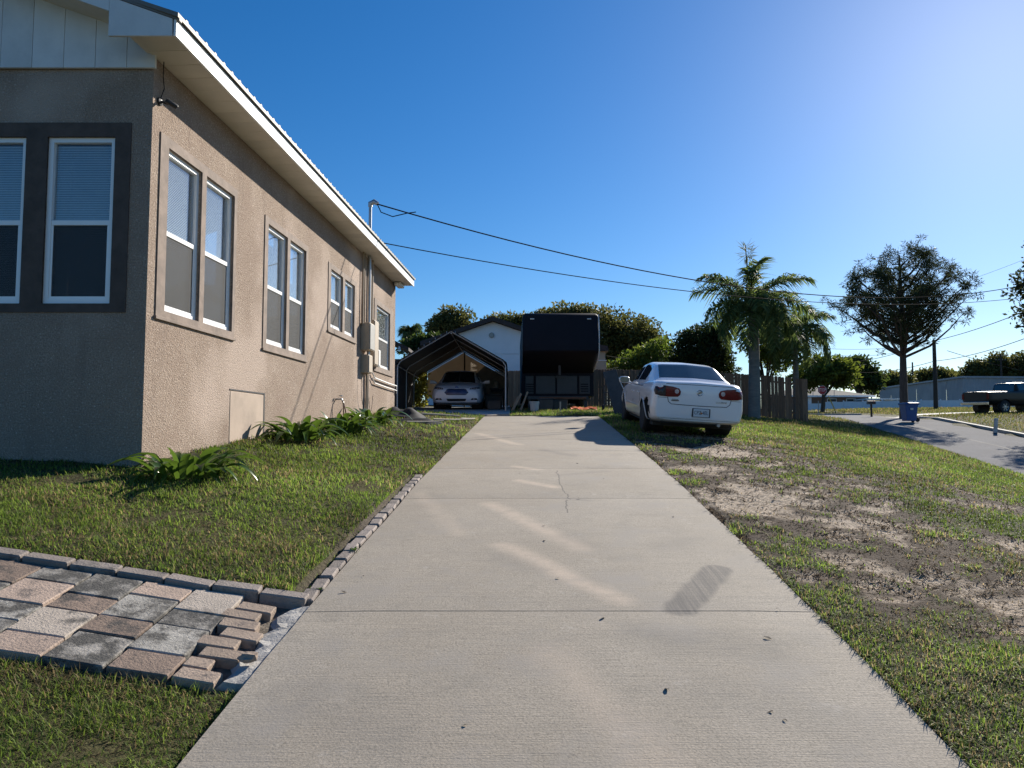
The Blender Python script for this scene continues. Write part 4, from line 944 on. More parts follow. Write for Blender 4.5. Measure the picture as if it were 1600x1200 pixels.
MB().prism([(x0-.2, Z-.2, zat(549, Z)+.004), (x1+.12, Z-.2, zat(549, Z)+.004), (x1+.05, Z-.2, zat(541, Z)), (x0-.2, Z-.2, zat(532, Z))], (0, 0, 0), (0, 3.4, 0)).build('roof', M['roofbrown'], sh)
cable((xat(948, 38.7), 38.7, zat(556, 38.7)), (xat(1060, 50, 560), 50, zat(560, 50)), .15, .014, 'pale wire from the beige shed into the bushes, upper one')
cable((xat(948, 38.7), 38.7, zat(577, 38.7)), (xat(985, 42, 570), 42, zat(570, 42)), .02, .014, 'pale wire from the beige shed into the bushes, lower one')
sh2 = thing('lean_to', 'dark lean to roof edge with a white globe lamp beyond the stucco house corner', 'lean-to', (-5.6, 30, hz(-5.6, 30)))
Z = 30.0
xa, xb = xat(560, Z), xat(628, Z)
MB().box(xa, xb-.12, Z+.25, Z+2.5, hz(-5, Z)-.2, zat(560, Z)).build('wall', pmat('darkwall', (.07, .06, .055), .9), sh2)
MB().prism([(xa, Z, zat(512, Z)), (xb+.25, Z, zat(548, Z)), (xb+.25, Z, zat(543, Z)), (xa, Z, zat(505, Z))], (0, 0, 0), (0, 2.8, 0)).build('roof', M['roofbrown'], sh2)
MB().lathe([(.0, -.07), (.05, -.05), (.07, 0), (.05, .05), (.03, .08), (.03, .12)], 14, (xat(623, Z-.1), Z-.1, zat(546, Z))).build('globe_lamp', M['white'], sh2, smooth=True)
# brick house beyond the road
M['brickwall'] = pmat('brickwall', (.17, .105, .075), .9, var=.25, scale=8, stretch=(1, 1, 3))
M['shingle'] = pmat('shingle', (.115, .105, .10), .9, var=.2, scale=6)
Z = 108.0; g_ = float(H0(48, Z)); bx0, bx1 = xat(1225, Z), xat(1358, Z); ev = zat(619.5, Z); rg = zat(600, Z)
bh = thing('brick_house', 'low brown brick house with grey hip roof behind the white vinyl fence', 'house', ((bx0+bx1)/2, Z, g_))
MB().box(bx0, bx1, Z, Z+9, g_-.5, ev).build('wall', M['brickwall'], bh)
MB().add([(bx0-.6, Z-.7, ev+.12), (bx1+.6, Z-.7, ev+.12), (bx1+.6, Z+9.7, ev+.12), (bx0-.6, Z+9.7, ev+.12), (bx0+4.2, Z+4.5, rg), (bx1-7.5, Z+4.5, rg)], [(0, 1, 5, 4), (1, 2, 5), (2, 3, 4, 5), (3, 0, 4), (3, 2, 1, 0)]).build('roof', M['shingle'], bh)
MB().box(bx0-.65, bx1+.65, Z-.75, Z-.703, ev-.12, ev+.14).build('gutter', M['white'], bh)
MB().box(xat(1256, Z), xat(1268, Z), Z-.08, Z-.002, g_, ev-.13).build('door_panel', M['wallwhite'], bh)
for x in (1300, 1330): 
    wv = MB().box(xat(x, Z)-.7, xat(x, Z)+.7, Z-.05, Z-.002, g_+.9, ev-.3).build('window', M['white'], bh)
    MB().box(xat(x, Z)-.62, xat(x, Z)+.62, Z-.07, Z-.052, g_+.98, ev-.38).build('pane', M['black'], wv)
aw = thing('patio_cover', 'flat white patio cover standing between brick house and warehouse', 'patio cover', (xat(1380, 104), 104, float(H0(52, 104))))
Z = 104; MB().box(xat(1354, Z), xat(1406, Z), Z, Z+4, zat(624.5, Z), zat(622.5, Z)).build('roof', M['white'], aw)
MB().box(xat(1356, Z), xat(1402, Z), Z+3.4, Z+3.6, float(H0(52, Z)), zat(625, Z)).build('back_wall', M['brickwall'], aw)
for x in (1356, 1380, 1403): MB().box(xat(x, Z)-.06, xat(x, Z)+.06, Z+.1, Z+.22, float(H0(52, Z))-.2, zat(624.6, Z)).build('post', M['white'], aw)
# warehouse of ribbed metal
M['metalwall'] = pmat('metalwall', (.33, .34, .37), .5, .15, var=.12, scale=.4, dirt=.2)
wh = thing('warehouse', 'long grey ribbed metal warehouse behind the white vinyl fence', 'warehouse', (70.6, 115, float(H0(70, 115))))
cA, cB, cC = Vector((70.6, 115, 0)), Vector((73.0, 146, 0)), Vector((122, 119, 0)); wg = float(H0(70, 115))-.5; wt = zat(590.5, 115)
def ribwall(a, b_, name):
    d = (b_-a); L = d.length; d.normalize(); nrm_ = Vector((d.y, -d.x, 0)); nrm_ = nrm_ if nrm_.y < 0 or nrm_.x < 0 else -nrm_
    n = int(L/6)+1
    for i in range(n):
        u0, u1 = L*i/n, L*(i+1)/n-.04; mb = MB(); pr = []
        k = 12
        for j in range(k):
            u = u0+(u1-u0)*j/k; w = (u1-u0)/k; pr += [(u, 0), (u+w*.6, 0), (u+w*.7, .05), (u+w*.9, .05)]
        pr.append((u1, 0)); vs = []
        for u, h in pr: p = a+d*u+nrm_*h; vs += [(p.x, p.y, wg), (p.x, p.y, wt)]
        mb.add(vs, [(2*j, 2*j+2, 2*j+3, 2*j+1) for j in range(len(pr)-1)]).build('wall_panel', M['metalwall'], wh, fix=False)
ribwall(cA, cB, 'l'); ribwall(cA, cC, 'r')
nA = cA; far_ = cB+(cC-cA)
MB().prism([(cA.x-.3, cA.y-.3, wt), (cC.x, cC.y-.3, wt), (far_.x, far_.y, wt), (cB.x-.3, cB.y, wt)], (0, 0, 0), (0, 0, .28)).build('roof', M['metalwall'], wh)
MB().box(cA.x+9, cA.x+12, cA.y+.5, cA.y+.66, wg, wg+3).build('roller_door', M['greybox'], wh)
# white vinyl fence: panels and capped posts
M['fencewhite'] = pmat('fencewhite', (.74, .75, .78), .5, var=.04, rnd=.05)
vf = thing('vinyl_fence', 'long white vinyl privacy fence with capped posts across the road', 'fence', (37, 92, float(H0(37, 92))))
for i in range(15):
    x = 36.6+i*2.44; Z = 92+.02*i; g_ = float(H0(x, Z)); g2 = float(H0(x+2.44, Z)); ht = zat(626, 92)-float(H0(50, 92))
    MB().box(x-.065, x+.065, Z-.065, Z+.065, g_-.3, g_+ht+.08).build('post', M['fencewhite'], vf)
    MB().add([(x-.09, Z-.09, g_+ht+.082), (x+.09, Z-.09, g_+ht+.082), (x+.09, Z+.09, g_+ht+.082), (x-.09, Z+.09, g_+ht+.082), (x, Z, g_+ht+.19)], [(0, 3, 2, 1), (0, 1, 4), (1, 2, 4), (2, 3, 4), (3, 0, 4)]).build('post_cap', M['fencewhite'], vf)
    MB().box(x+.068, x+2.372, Z-.02, Z+.02, g_+.06, g_+ht-.06).build('panel', M['fencewhite'], vf)
    MB().box(x+.068, x+2.372, Z-.035, Z+.035, g_+ht-.058, g_+ht+.03).build('rail', M['fencewhite'], vf)

# ------------------------------------------------------------------ street furniture
def textmesh(s, size, mat, parent, name, mw, ext=.002):
    cu = bpy.data.curves.new('t', 'FONT'); cu.body = s; cu.size = size; cu.align_x = 'CENTER'; cu.align_y = 'CENTER'; cu.extrude = ext; cu.resolution_u = 2
    t = bpy.data.objects.new('t', cu); col.objects.link(t); dg = bpy.context.evaluated_depsgraph_get(); dg.update()
    me = bpy.data.meshes.new_from_object(t.evaluated_get(dg)); bpy.data.objects.remove(t); bpy.data.curves.remove(cu)
    me.transform(mw); me.materials.clear(); me.materials.append(mat); return link(name, me, parent)
M['red'] = pmat('red', (.42, .018, .022), .5, var=.1)
Z = 64.0; X = xat(1285.5, Z); g_ = hz(X, Z); sz = zat(609.5, Z)
ss = thing('stop_sign', 'red octagonal stop sign on dark post at the road junction', 'sign', (X, Z, g_))
MB().box(X-.035, X+.035, Z, Z+.05, g_-.3, sz+.3).build('post', M['polewood'], ss)
oc = lambda r, y: [(X+r*math.cos(R(22.5+45*k)), y, sz+r*math.sin(R(22.5+45*k))) for k in range(8)]
face = MB().prism(oc(.405, Z-.004), (0, 0, 0), (0, -.006, 0)).build('sign_plate', M['white'], ss)
MB().prism(oc(.378, Z-.011), (0, 0, 0), (0, -.003, 0)).build('red_face', M['red'], face)
textmesh('STOP', .33, M['white'], face, 'lettering', Matrix.Translation(Vector((X, Z-.018, sz))-org(face)) @ Matrix.Rotation(R(90), 4, 'X') @ Matrix.Diagonal((.80, 1.25, 1, 1)))
Z = 50.0; X = xat(1361.5, Z); g_ = hz(X, Z)
mbx = thing('mailbox', 'dark mailbox on a wooden post across the road', 'mailbox', (X, Z, g_))
MB().box(X-.05, X+.05, Z-.05, Z+.05, g_-.3, g_+.95).build('post', M['polewood'], mbx)
pr = [(-.12, 0), (.12, 0), (.12, .14)]+[(.12*math.cos(t), .14+.10*math.sin(t)) for t in np.linspace(.4, 2.74, 7)]+[(-.12, .14)]
MB().prism([(X-.26, Z+a, g_+.955+b_) for a, b_ in pr], (0, 0, 0), (.52, 0, 0)).build('box', M['bin_dark'], mbx)
MB().box(X+.1, X+.12, Z-.14, Z-.125, g_+1.05, g_+1.25).build('flag', M['red'], mbx)
def smallpost(name, label, X, Z, r, h, mat, cat, tiltx=0):
    g_ = hz(X, Z); o = MB().tube([(X, Z, g_-.2), (X+tiltx*.6, Z, g_+h*.6), (X+tiltx, Z, g_+h), (X+tiltx, Z, g_+h+.01)], [r, r, r, r*.6], 8).build(name, mat, None, at=(X, Z, g_)); return tag(o, label, cat)
smallpost('guy_guard', 'yellow slanted guy wire guard near the stop sign', xat(1308, 66), 66, .05, zat(619.5, 66)-hz(xat(1308, 66), 66), pmat('yellow', (.55, .36, .06), .5), 'guard', -.75)
smallpost('marker_post', 'thin pale marker post beside the stop sign', xat(1279, 63), 63, .04, 1.15, M['greybox'], 'post')
Z = 31.0; X = xat(1553, Z); g_ = hz(X, Z)
wp = thing('verge_post', 'short leaning whitish wooden post in the grass beyond the kerb', 'post', (X, Z, g_))
hp = zat(638.5, Z)-zat(666, Z)
MB().prism([(X-.07, Z-.05, g_-.1), (X+.05, Z-.05, g_-.1), (X+.05, Z+.05, g_-.1), (X-.07, Z+.05, g_-.1)], (0, 0, 0), (.09, 0, hp+.1)).build('shaft', pmat('paleward', (.46, .44, .42), .8, dirt=.3), wp, bevel=.008)
MB().box(X-.085, X+.065, Z-.065, Z+.065, g_-.1, g_+.12).build('collar', M['bin_dark'], wp)
# blue wheeled bin
Z = 38.0; X = xat(1420, Z); g_ = max(hz(X, Z), float(RD(Z)))+.01
bn = thing('wheelie_bin', 'blue wheeled refuse bin standing at the edge of the road', 'bin', (X, Z, g_))
M['binblue'] = pmat('binblue', (.018, .075, .24), .45, var=.12)
def fr(w, d, z, oy=0): return [(X-w, Z-d+oy, g_+z), (X+w, Z-d+oy, g_+z), (X+w, Z+d+oy, g_+z), (X-w, Z+d+oy, g_+z)]
mb = MB(); vs = fr(.24, .25, .06)+fr(.33, .31, .88)+fr(.37, .36, .885)+fr(.37, .36, .935)
mb.add(vs, [(0, 3, 2, 1), (12, 13, 14, 15)]+[(4*i+k, 4*i+(k+1) % 4, 4*i+4+(k+1) % 4, 4*i+4+k) for i in range(3) for k in range(4)]).build('tub', M['binblue'], bn, bevel=.02)
mb = MB(); mb.add(fr(.385, .375, .94)+fr(.36, .35, .985)+fr(.2, .2, 1.01), [(0, 3, 2, 1), (8, 9, 10, 11)]+[(4*i+k, 4*i+(k+1) % 4, 4*i+4+(k+1) % 4, 4*i+4+k) for i in range(2) for k in range(4)]).build('lid', M['binblue'], bn, bevel=.015)
for d in (-.22, .22):
    MB().lathe([(.02, -.03), (.11, -.03), (.125, 0), (.11, .03), (.02, .03)], 16, (X+.31, Z+d, g_+.125), 'y').build('wheel', M['rubber'], bn)
MB().tube([(X+.40, Z-.25, g_+.90), (X+.42, Z-.25, g_+.95), (X+.42, Z+.25, g_+.95), (X+.40, Z+.25, g_+.90)], .016, 8).build('handle', M['binblue'], bn)
MB().box(X-.10, X+.05, Z-.345, Z-.33, g_+.62, g_+.72).build('label_plate', M['galv'], bn)

# ------------------------------------------------------------------ vehicles
M['carwhite'] = pmat('carwhite', (.86, .86, .87), .28, var=.02, scale=1, coat=.6, spec=.4)
M['carsilver'] = pmat('carsilver', (.66, .69, .76), .32, .0, var=.03, coat=.5)
M['cardark'] = pmat('cardark', (.012, .010, .011), .45, var=.1, coat=.1)
M['carglass'] = pmat('carglass', (.018, .024, .028), .04, var=.05, spec=.9, coat=1)
M['rearglass'] = pmat('rearglass', (.022, .036, .040), .06, var=.5, scale=1.5, spec=.32, coat=.0)
M['lampred'] = pmat('lampred', (.15, .003, .006), .25, var=.3, scale=9, coat=.15, spec=.3)
M['lampsmoke'] = pmat('lampsmoke', (.035, .026, .03), .25, var=.2, coat=.1, spec=.3)
M['lampclear'] = pmat('lampclear', (.50, .42, .42), .2, var=.2, scale=30, coat=.3)
M['chrome'] = pmat('chrome', (.60, .60, .60), .15, .9, var=.05)
M['alloy'] = pmat('alloy', (.45, .45, .46), .3, .6, var=.1)
M['seam'] = pmat('seam', (.05, .05, .055), .6)
M['plastic'] = pmat('plastic', (.016, .016, .018), .6, var=.2)
def gsm(a, s):
    if s <= 0: return a
    k = int(s*3)+1; w = np.exp(-.5*(np.arange(-k, k+1)/s)**2); w /= w.sum()
    a2 = np.concatenate([2*a[:1]-a[1:k+1][::-1], a, 2*a[-1:]-a[-k-1:-1][::-1]]); return np.convolve(a2, w, 'valid')
class Car:
    def __init__(s, o, st, mat, arches, ra, bulge=(.05, .05), cut=None, nY=150):
        st = np.array(st, float); ys = np.linspace(st[0, 0], st[-1, 0], nY); s.root = o
        cols = [gsm(np.interp(ys, st[:, 0], st[:, k]), 2.2) for k in range(1, st.shape[1])]   # zb wb wm zm ws zs wt zt
        zb, wb, wm, zm, ws, zs, wt, zt = cols; rings = []
        seg = [5, 9, 10, 6, 9]
        for i in range(nY):
            pl = [(0, zb[i]), (wb[i], zb[i]), (wm[i], zm[i]), (ws[i], zs[i]), (wt[i], zt[i]), (0, zt[i]+.025)]
            pts = []
            for a in range(5):
                for k in range(seg[a]): t = k/seg[a]; pts.append((pl[a][0]*(1-t)+pl[a+1][0]*t, pl[a][1]*(1-t)+pl[a+1][1]*t))
            pts.append(pl[5]); pts = np.array(pts); q = pts.copy()
            for c in (0, 1): q[:, c] = gsm(pts[:, c], 1.5)
            q[0, 0] = 0; q[-1, 0] = 0; rings.append(q)
        n = len(rings[0]); V = []; full = 2*n-2
        def ringpts(q, y): return [(x, y, z) for x, z in q]+[(-x, y, z) for x, z in q[1:-1][::-1]]
        def cap(q, y, bl, sgn):
            out = []; c = np.array([0, (q[:, 1].min()+q[:, 1].max())/2])
            for k in (0.0, .25, .5, .72, .88, .96): out.append(ringpts(c+(q-c)*k, y+sgn*bl*(1-k**2.5)))
            return out
        allr = cap(rings[0], ys[0], bulge[0], -1)+[ringpts(q, y) for q, y in zip(rings, ys)]+cap(rings[-1], ys[-1], bulge[1], 1)[::-1]
        V = np.array([p for r in allr for p in r]); m = len(allr)
        F = np.array([(i*full+k, i*full+(k+1) % full, (i+1)*full+(k+1) % full, (i+1)*full+k) for i in range(m-1) for k in range(full)])
        s.bvh = BVHTree.FromPolygons([tuple(v) for v in V], [tuple(f) for f in F])
        for (ya, za) in arches:
            d = np.hypot(V[:, 1]-ya, V[:, 2]-za); k = (np.abs(V[:, 0]) > .5) & (np.abs(d-ra) < .028)
            V[k, 1] = ya+(V[k, 1]-ya)*ra/d[k]; V[k, 2] = za+(V[k, 2]-za)*ra/d[k]
        cen = V[F].mean(1); keep = np.ones(len(F), bool)
        for (ya, za) in arches: keep &= ~((np.hypot(cen[:, 1]-ya, cen[:, 2]-za) < ra) & (np.abs(cen[:, 0]) > .5))
        if cut: keep &= ~cut(cen)
        s.body = link('body', fast_mesh('body', V, [F[keep]], mat, smooth=True), o)
        for (ya, za) in arches:
            for sg in (-1, 1):
                MB().lathe([(.02, .50*sg), (ra-.004, .50*sg), (ra-.004, .86*sg)], 28, (0, ya, za), 'x').build('wheel_well', M['plastic'], o, fix=False)
                pts = []
                for t in np.linspace(-.25, math.pi+.25, 26):
                    y, z = ya+ra*math.cos(t), za+ra*math.sin(t); h = s.cast((sg*3, y+.0, z), (-sg, 0, 0)); pts.append((h[0].x-.004*sg, y, z))
                MB().tube(pts, .011, 6).build('arch_lip', mat, s.body, smooth=True)
    def cast(s, a, d):
        r = s.bvh.ray_cast(Vector(a), Vector(d))
        if r[0] is None:
            r = s.bvh.find_nearest(Vector(a)+Vector(d)*2.2)
        return r[0], r[1]
    def patch(s, name, outline, plane, sgn, mat, off=.010, parent=None, smooth=True):
        c = np.mean(np.array(outline), 0); n = len(outline); vs = []
        def at(a, b):
            if plane == 'y': h = s.cast((a, 6*sgn, b), (0, -sgn, 0)); ax = Vector((0, sgn, 0))
            else: h = s.cast((4*sgn, a, b), (-sgn, 0, 0)); ax = Vector((sgn, 0, 0))
            return h[0]+(h[1] if h[1].dot(ax) > 0 else -h[1])*off*.6+ax*off*.4
        ks = (1.0, .97, .75, .5, .25)
        for k in ks:
            for a, b in outline:
                p = at(c[0]+(a-c[0])*k, c[1]+(b-c[1])*k)
                if k == 1.0: p = p-Vector((0, sgn, 0))*off*1.5 if plane == 'y' else p-Vector((sgn, 0, 0))*off*1.5
                vs.append(p)
        vs.append(at(*c)); fs = [(i*n+k, i*n+(k+1) % n, (i+1)*n+(k+1) % n, (i+1)*n+k) for i in range(len(ks)-1) for k in range(n)]
        fs += [((len(ks)-1)*n+k, (len(ks)-1)*n+(k+1) % n, len(ks)*n) for k in range(n)]
        return MB().add(vs, fs).build(name, mat, parent or s.root, smooth=smooth)
    def line(s, name, pts, plane, sgn, r=.005, mat=None, parent=None):
        out = []
        for a, b in pts:
            h = s.cast((a, 6*sgn, b), (0, -sgn, 0)) if plane == 'y' else s.cast((4*sgn, a, b), (-sgn, 0, 0)); out.append(h[0])
        return MB().tube(out, r, 5).build(name, mat or M['seam'], parent or s.body)
    def cabin(s, st, mat, glass, sides, rear, front, rearmat=None, smo=2.0):
        # st rows: y, wbelt, zbelt, wroof, zroof ; sides: list of (y0,y1); rear/front: y ranges of the glass on top
        st = np.array(st, float); ys = np.linspace(st[0, 0], st[-1, 0], 110)
        wb, zb, wr, zr = [gsm(np.interp(ys, st[:, 0], st[:, k]), smo) for k in range(1, 5)]
        S = np.linspace(0, 1, 31); V = np.zeros((len(ys), 61, 3))
        for i in range(len(ys)):
            hgt = max(zr[i]-zb[i], .001)
            pl = np.array([(wb[i], zb[i]), (wr[i]+.02, zr[i]-min(.07, hgt*.3)), (wr[i]-.07, zr[i]-.006), (0, zr[i]+.018)])
            x = np.interp(S, [0, .55, .68, 1], pl[:, 0]); z = np.interp(S, [0, .55, .68, 1], pl[:, 1])
            x = gsm(x, 1.2); z = gsm(z, 1.2); x[-1] = 0
            V[i, :31, 0] = x; V[i, :31, 2] = z; V[i, 31:, 0] = -x[:-1][::-1]; V[i, 31:, 2] = z[:-1][::-1]; V[i, :, 1] = ys[i]
        W = V.reshape(-1, 3); F = {}
        s.cab = BVHTree.FromPolygons([tuple(v) for v in W], [(i*61+k, i*61+k+1, (i+1)*61+k+1, (i+1)*61+k) for i in range(len(ys)-1) for k in range(60)])
        for i in range(len(ys)-1):
            y = (ys[i]+ys[i+1])/2
            for k in range(60):
                sv = (S[k]+S[k+1])/2 if k < 30 else (S[60-k]+S[59-k])/2
                key = 'cabin'
                if sv > .665:
                    if rear[0] < y < rear[1]: key = 'rear_window'
                    elif front[0] < y < front[1]: key = 'windshield'
                elif .13 < sv < .56:
                    for j, (a, b) in enumerate(sides):
                        if a < y < b: key = ('side_window', j, k < 30)
                F.setdefault(key, []).append((i*61+k, i*61+k+1, (i+1)*61+k+1, (i+1)*61+k))
        cab = None
        for key in ['cabin']+[q for q in F if q != 'cabin']:
            f = np.array(F[key]); u = np.unique(f); mp_ = {v: i for i, v in enumerate(u)}
            ff = np.vectorize(mp_.get)(f); nm = key if isinstance(key, str) else key[0]
            mt = mat if nm == 'cabin' else (rearmat if nm == 'rear_window' and rearmat else glass)
            link(nm, fast_mesh(nm, W[u], [ff], mt, smooth=True), s.root)
    def wheel(s, x, y, r, w, rim, nsp=7):
        sg = 1 if x > 0 else -1
        t = MB().lathe([(r*.62, -w/2), (r*.9, -w/2), (r, -w*.36), (r, w*.36), (r*.9, w/2), (r*.62, w/2), (r*.60, 0)], 32, (x, y, r), 'x').build('wheel', M['rubber'], s.root, smooth=True)
        mb = MB().lathe([(r*.60, -.01), (r*.66, sg*w*.47), (r*.61, sg*w*.50), (r*.57, sg*w*.40), (r*.56, 0)], 28, (x, y, r), 'x')
        mb.lathe([(.0, sg*w*.30), (r*.16, sg*w*.30), (r*.15, sg*w*.42), (0, sg*w*.44)], 14, (x, y, r), 'x')
        for k in range(nsp):
            a = 2*math.pi*k/nsp; ca, sa = math.cos(a), math.sin(a); p = []
            for rr, hw in ((r*.12, .035), (r*.60, .024)):
                for dx in (sg*w*.22, sg*w*.40):
                    for h in (-hw, hw): p.append((x+dx, y+rr*ca-h*sa, r+rr*sa+h*ca))
            mb.add(p, [(0, 1, 3, 2), (4, 6, 7, 5), (0, 4, 5, 1), (2, 3, 7, 6), (0, 2, 6, 4), (1, 5, 7, 3)])
        mb.build('rim', rim, t, smooth=False)
        MB().lathe([(0, 0), (r*.56, 0), (r*.56, sg*.02), (0, sg*.02)], 20, (x-sg*w*.1, y, r), 'x').build('brake_disc', M['plastic'], t)
def seat_on_ground(o, X, Y, yaw, wb_f, wb_r, tr):
    f = Vector((-math.sin(yaw), math.cos(yaw), 0)); r = Vector((math.cos(yaw), math.sin(yaw), 0))
    def gh(a, b): p = Vector((X, Y, 0))+f*a+r*b; return max(hz(p.x, p.y), float(RD(p.y)) if onroad(p.x, p.y) else -9, float(P(p.y))+.012 if (-4.6 < p.x < -.06 and 20.9 < p.y < 31.5) else -9)
    h = {(a, b): gh(a, b*tr) for a in (wb_f, wb_r) for b in (-1, 1)}
    zf = (h[(wb_f, -1)]+h[(wb_f, 1)])/2; zr_ = (h[(wb_r, -1)]+h[(wb_r, 1)])/2
    zl = (h[(wb_f, -1)]+h[(wb_r, -1)])/2; zR = (h[(wb_f, 1)]+h[(wb_r, 1)])/2
    fy = (f*(wb_f-wb_r)+Vector((0, 0, zf-zr_))).normalized(); rx = (r*2*tr+Vector((0, 0, zR-zl))).normalized(); up = rx.cross(fy).normalized(); rx = fy.cross(up)
    zc = zr_+(zf-zr_)*(0-wb_r)/(wb_f-wb_r)
    mw = Matrix((rx, fy, up)).transposed().to_4x4(); mw.translation = Vector((X, Y, zc-.012)); o.matrix_world = mw
    o.location = mw.translation; o.rotation_euler = mw.to_euler()
def rrect(x0, x1, z0, z1, r, n=4):
    out = []
    for cx, cz, a0 in ((x1-r, z1-r, 0), (x0+r, z1-r, 90), (x0+r, z0+r, 180), (x1-r, z0+r, 270)):
        for k in range(n+1): t = R(a0+90*k/n); out.append((cx+r*math.cos(t), cz+r*math.sin(t)))
    return out
# ---- white sedan on the lawn (rear towards the driveway end)
wc = thing('sedan', 'white sedan with broken left rear bumper corner parked on the lawn', 'car')
# y, zb, wb, wm, zm, ws, zs, wt, zt
bst = [(-2.53, .34, .80, .845, .55, .82, .90, .72, 1.065), (-2.47, .30, .85, .895, .55, .875, .91, .80, 1.09), (-2.30, .27, .865, .925, .55, .905, .92, .83, 1.105), (-1.9, .24, .865, .935, .56, .915, .93, .83, 1.10),
       (-1.4, .22, .86, .94, .56, .925, .93, .84, 1.08), (-.6, .21, .87, .935, .56, .92, .92, .86, 1.02), (.4, .21, .87, .93, .56, .91, .90, .85, .99), (1.2, .21, .87, .93, .56, .91, .88, .82, .985),
       (1.7, .22, .86, .93, .56, .90, .85, .78, .94), (2.15, .24, .82, .90, .55, .86, .78, .70, .87), (2.45, .28, .70, .80, .52, .76, .68, .58, .76), (2.56, .32, .58, .66, .5, .62, .62, .45, .69)]
RA = .365; AR = [(-1.40, .335), (1.52, .335)]
cutf = lambda c: (c[:, 0] < -.70) & (c[:, 1] > -2.30) & (c[:, 1] < -1.60) & (c[:, 2] < .70+.05*np.sin(c[:, 1]*9)) & (c[:, 2] > .30) & ((c[:, 1] > -2.12) | (c[:, 2] > .44)) & ((c[:, 2] < .60) | (c[:, 1] > -2.12))
car = Car(wc, bst, M['carwhite'], AR, RA, (.035, .06), cutf)
car.cabin([(-1.98, .82, 1.04, .76, 1.095), (-1.80, .86, 1.00, .75, 1.17), (-1.1, .89, .98, .66, 1.435), (-.8, .89, .97, .645, 1.475), (-.2, .89, .95, .64, 1.49), (.35, .88, .94, .645, 1.455), (.6, .88, .93, .65, 1.39), (1.25, .84, .93, .70, 1.02), (1.4, .80, .93, .66, .97)],
          M['carwhite'], M['carglass'], [(-1.12, -.17), (-.10, .78)], (-1.83, -1.05), (.52, 1.28), M['rearglass'], 1.6)
for x in (-.80, .80):
    for y, _ in AR: car.wheel(x, y, .335, .22, M['alloy'])
# tail lights: smoked outer half, red inner half
for sg in (-1, 1):
    ol = [(.42, .80), (.60, .79), (.76, .80), (.845, .82), (.862, .90), (.84, .98), (.70, 1.012), (.52, .995), (.40, .965), (.365, .905), (.375, .84)]
    tl = car.patch('tail_light', [(a*sg, b) for a, b in ol], 'y', -1, M['lampred'], .014)
    if sg < 0:
        so = [(.66, .80), (.76, .80), (.845, .822), (.862, .90), (.84, .978), (.66, 1.01)]
        car.patch('light_lens', [(a*sg, b) for a, b in so], 'y', -1, M['lampsmoke'], .022, tl)
    car.patch('reverse_lens', [((.45+.042*math.cos(t))*sg, .905+.045*math.sin(t)) for t in np.linspace(0, 6.28, 13)[:-1]], 'y', -1, M['lampclear'], .024, tl)
    car.patch('light_lens', rrect(min(.52*sg, .64*sg), max(.52*sg, .64*sg), .84, .965, .03), 'y', -1, M['lampred'], .020, tl)
lid = [(-.62, .79), (-.60, .70), (-.54, .655), (-.3, .648), (0, .645), (.3, .648), (.54, .655), (.60, .70), (.62, .79)]
car.line('boot_seam', lid, 'y', -1, .007)
car.line('deck_seam', [(x, 1.052-.01*abs(x)) for x in np.linspace(-.66, .66, 13)], 'y', -1, .005)
car.line('bumper_seam', [(x, .775-.0*abs(x)) for x in np.linspace(.63, .85, 6)], 'y', -1, .004); car.line('bumper_seam', [(-x, .775) for x in np.linspace(.63, .85, 6)], 'y', -1, .004)
car.line('bumper_crease', [(x, .405) for x in np.linspace(-.80, .80, 17)], 'y', -1, .010, M['carwhite'])
car.line('bumper_seam', [(x, .372) for x in np.linspace(-.78, .78, 17)], 'y', -1, .004)
h = car.cast((0, -6, .90), (0, 1, 0)); e0 = h[0]
em = MB(); pts = [(.052*math.cos(t), e0.y-.008, .90+.052*math.sin(t)) for t in np.linspace(0, 2*math.pi, 21)]
embl = em.tube(pts, .0075, 6, False).build('emblem_ring', M['chrome'], wc, smooth=True)
for k, dx in enumerate((-.022, 0, .022)):
    d = -.012+.012*k
    MB().prism([(dx-.010, e0.y-.006, .90+d+.024), (dx+.010, e0.y-.006, .90+d+.018), (dx+.008, e0.y-.006, .90+d-.014), (dx, e0.y-.006, .90+d-.026), (dx-.009, e0.y-.006, .90+d-.010)], (0, 0, 0), (0, -.007, 0)).build('emblem_shield', M['chrome'], embl)
# licence plate in its recess
h = car.cast((.05, -6, .51), (0, 1, 0)); py_ = h[0].y
MB().box(-.13, .23, py_-.012, py_+.01, .425, .60).build('plate_recess', M['seam'], wc, bevel=.01)
M['plate'] = pmat('plate', (.62, .66, .70), .4, var=.05)
pl_ = MB().box(-.103, .203, py_-.020, py_-.013, .435, .588).build('licence_plate', M['plate'], wc, bevel=.006)
M['ink'] = pmat('ink', (.02, .05, .10), .5)
mwt = lambda x, z, y: Matrix.Translation((x, y, z)) @ Matrix.Rotation(R(90), 4, 'X')
textmesh('CPZ', .082, M['ink'], pl_, 'lettering', mwt(-.022, .512, py_-.0225) @ Matrix.Diagonal((.95, 1.25, 1, 1)), .001)
textmesh('4EL', .082, M['ink'], pl_, 'lettering', mwt(.128, .512, py_-.0225) @ Matrix.Diagonal((.95, 1.25, 1, 1)), .001)
MB().lathe([(.0, 0), (.022, 0), (.022, -.002), (0, -.002)], 12, (.052, py_-.0205, .505), 'y').build('orange_mark', pmat('plateorange', (.55, .22, .06), .5), pl_)
h = car.cast((.44, -6, .735), (0, 1, 0)); textmesh('LUCERNE', .050, M['chrome'], wc, 'model_badge', mwt(.43, .735, h[0].y-.006) @ Matrix.Rotation(R(0), 4, 'Z'), .002)
h = car.cast((-.47, -6, .735), (0, 1, 0))
bd = MB().box(-.545, -.40, h[0].y-.014, h[0].y-.004, .718, .735).build('dealer_badge', M['seam'], wc)
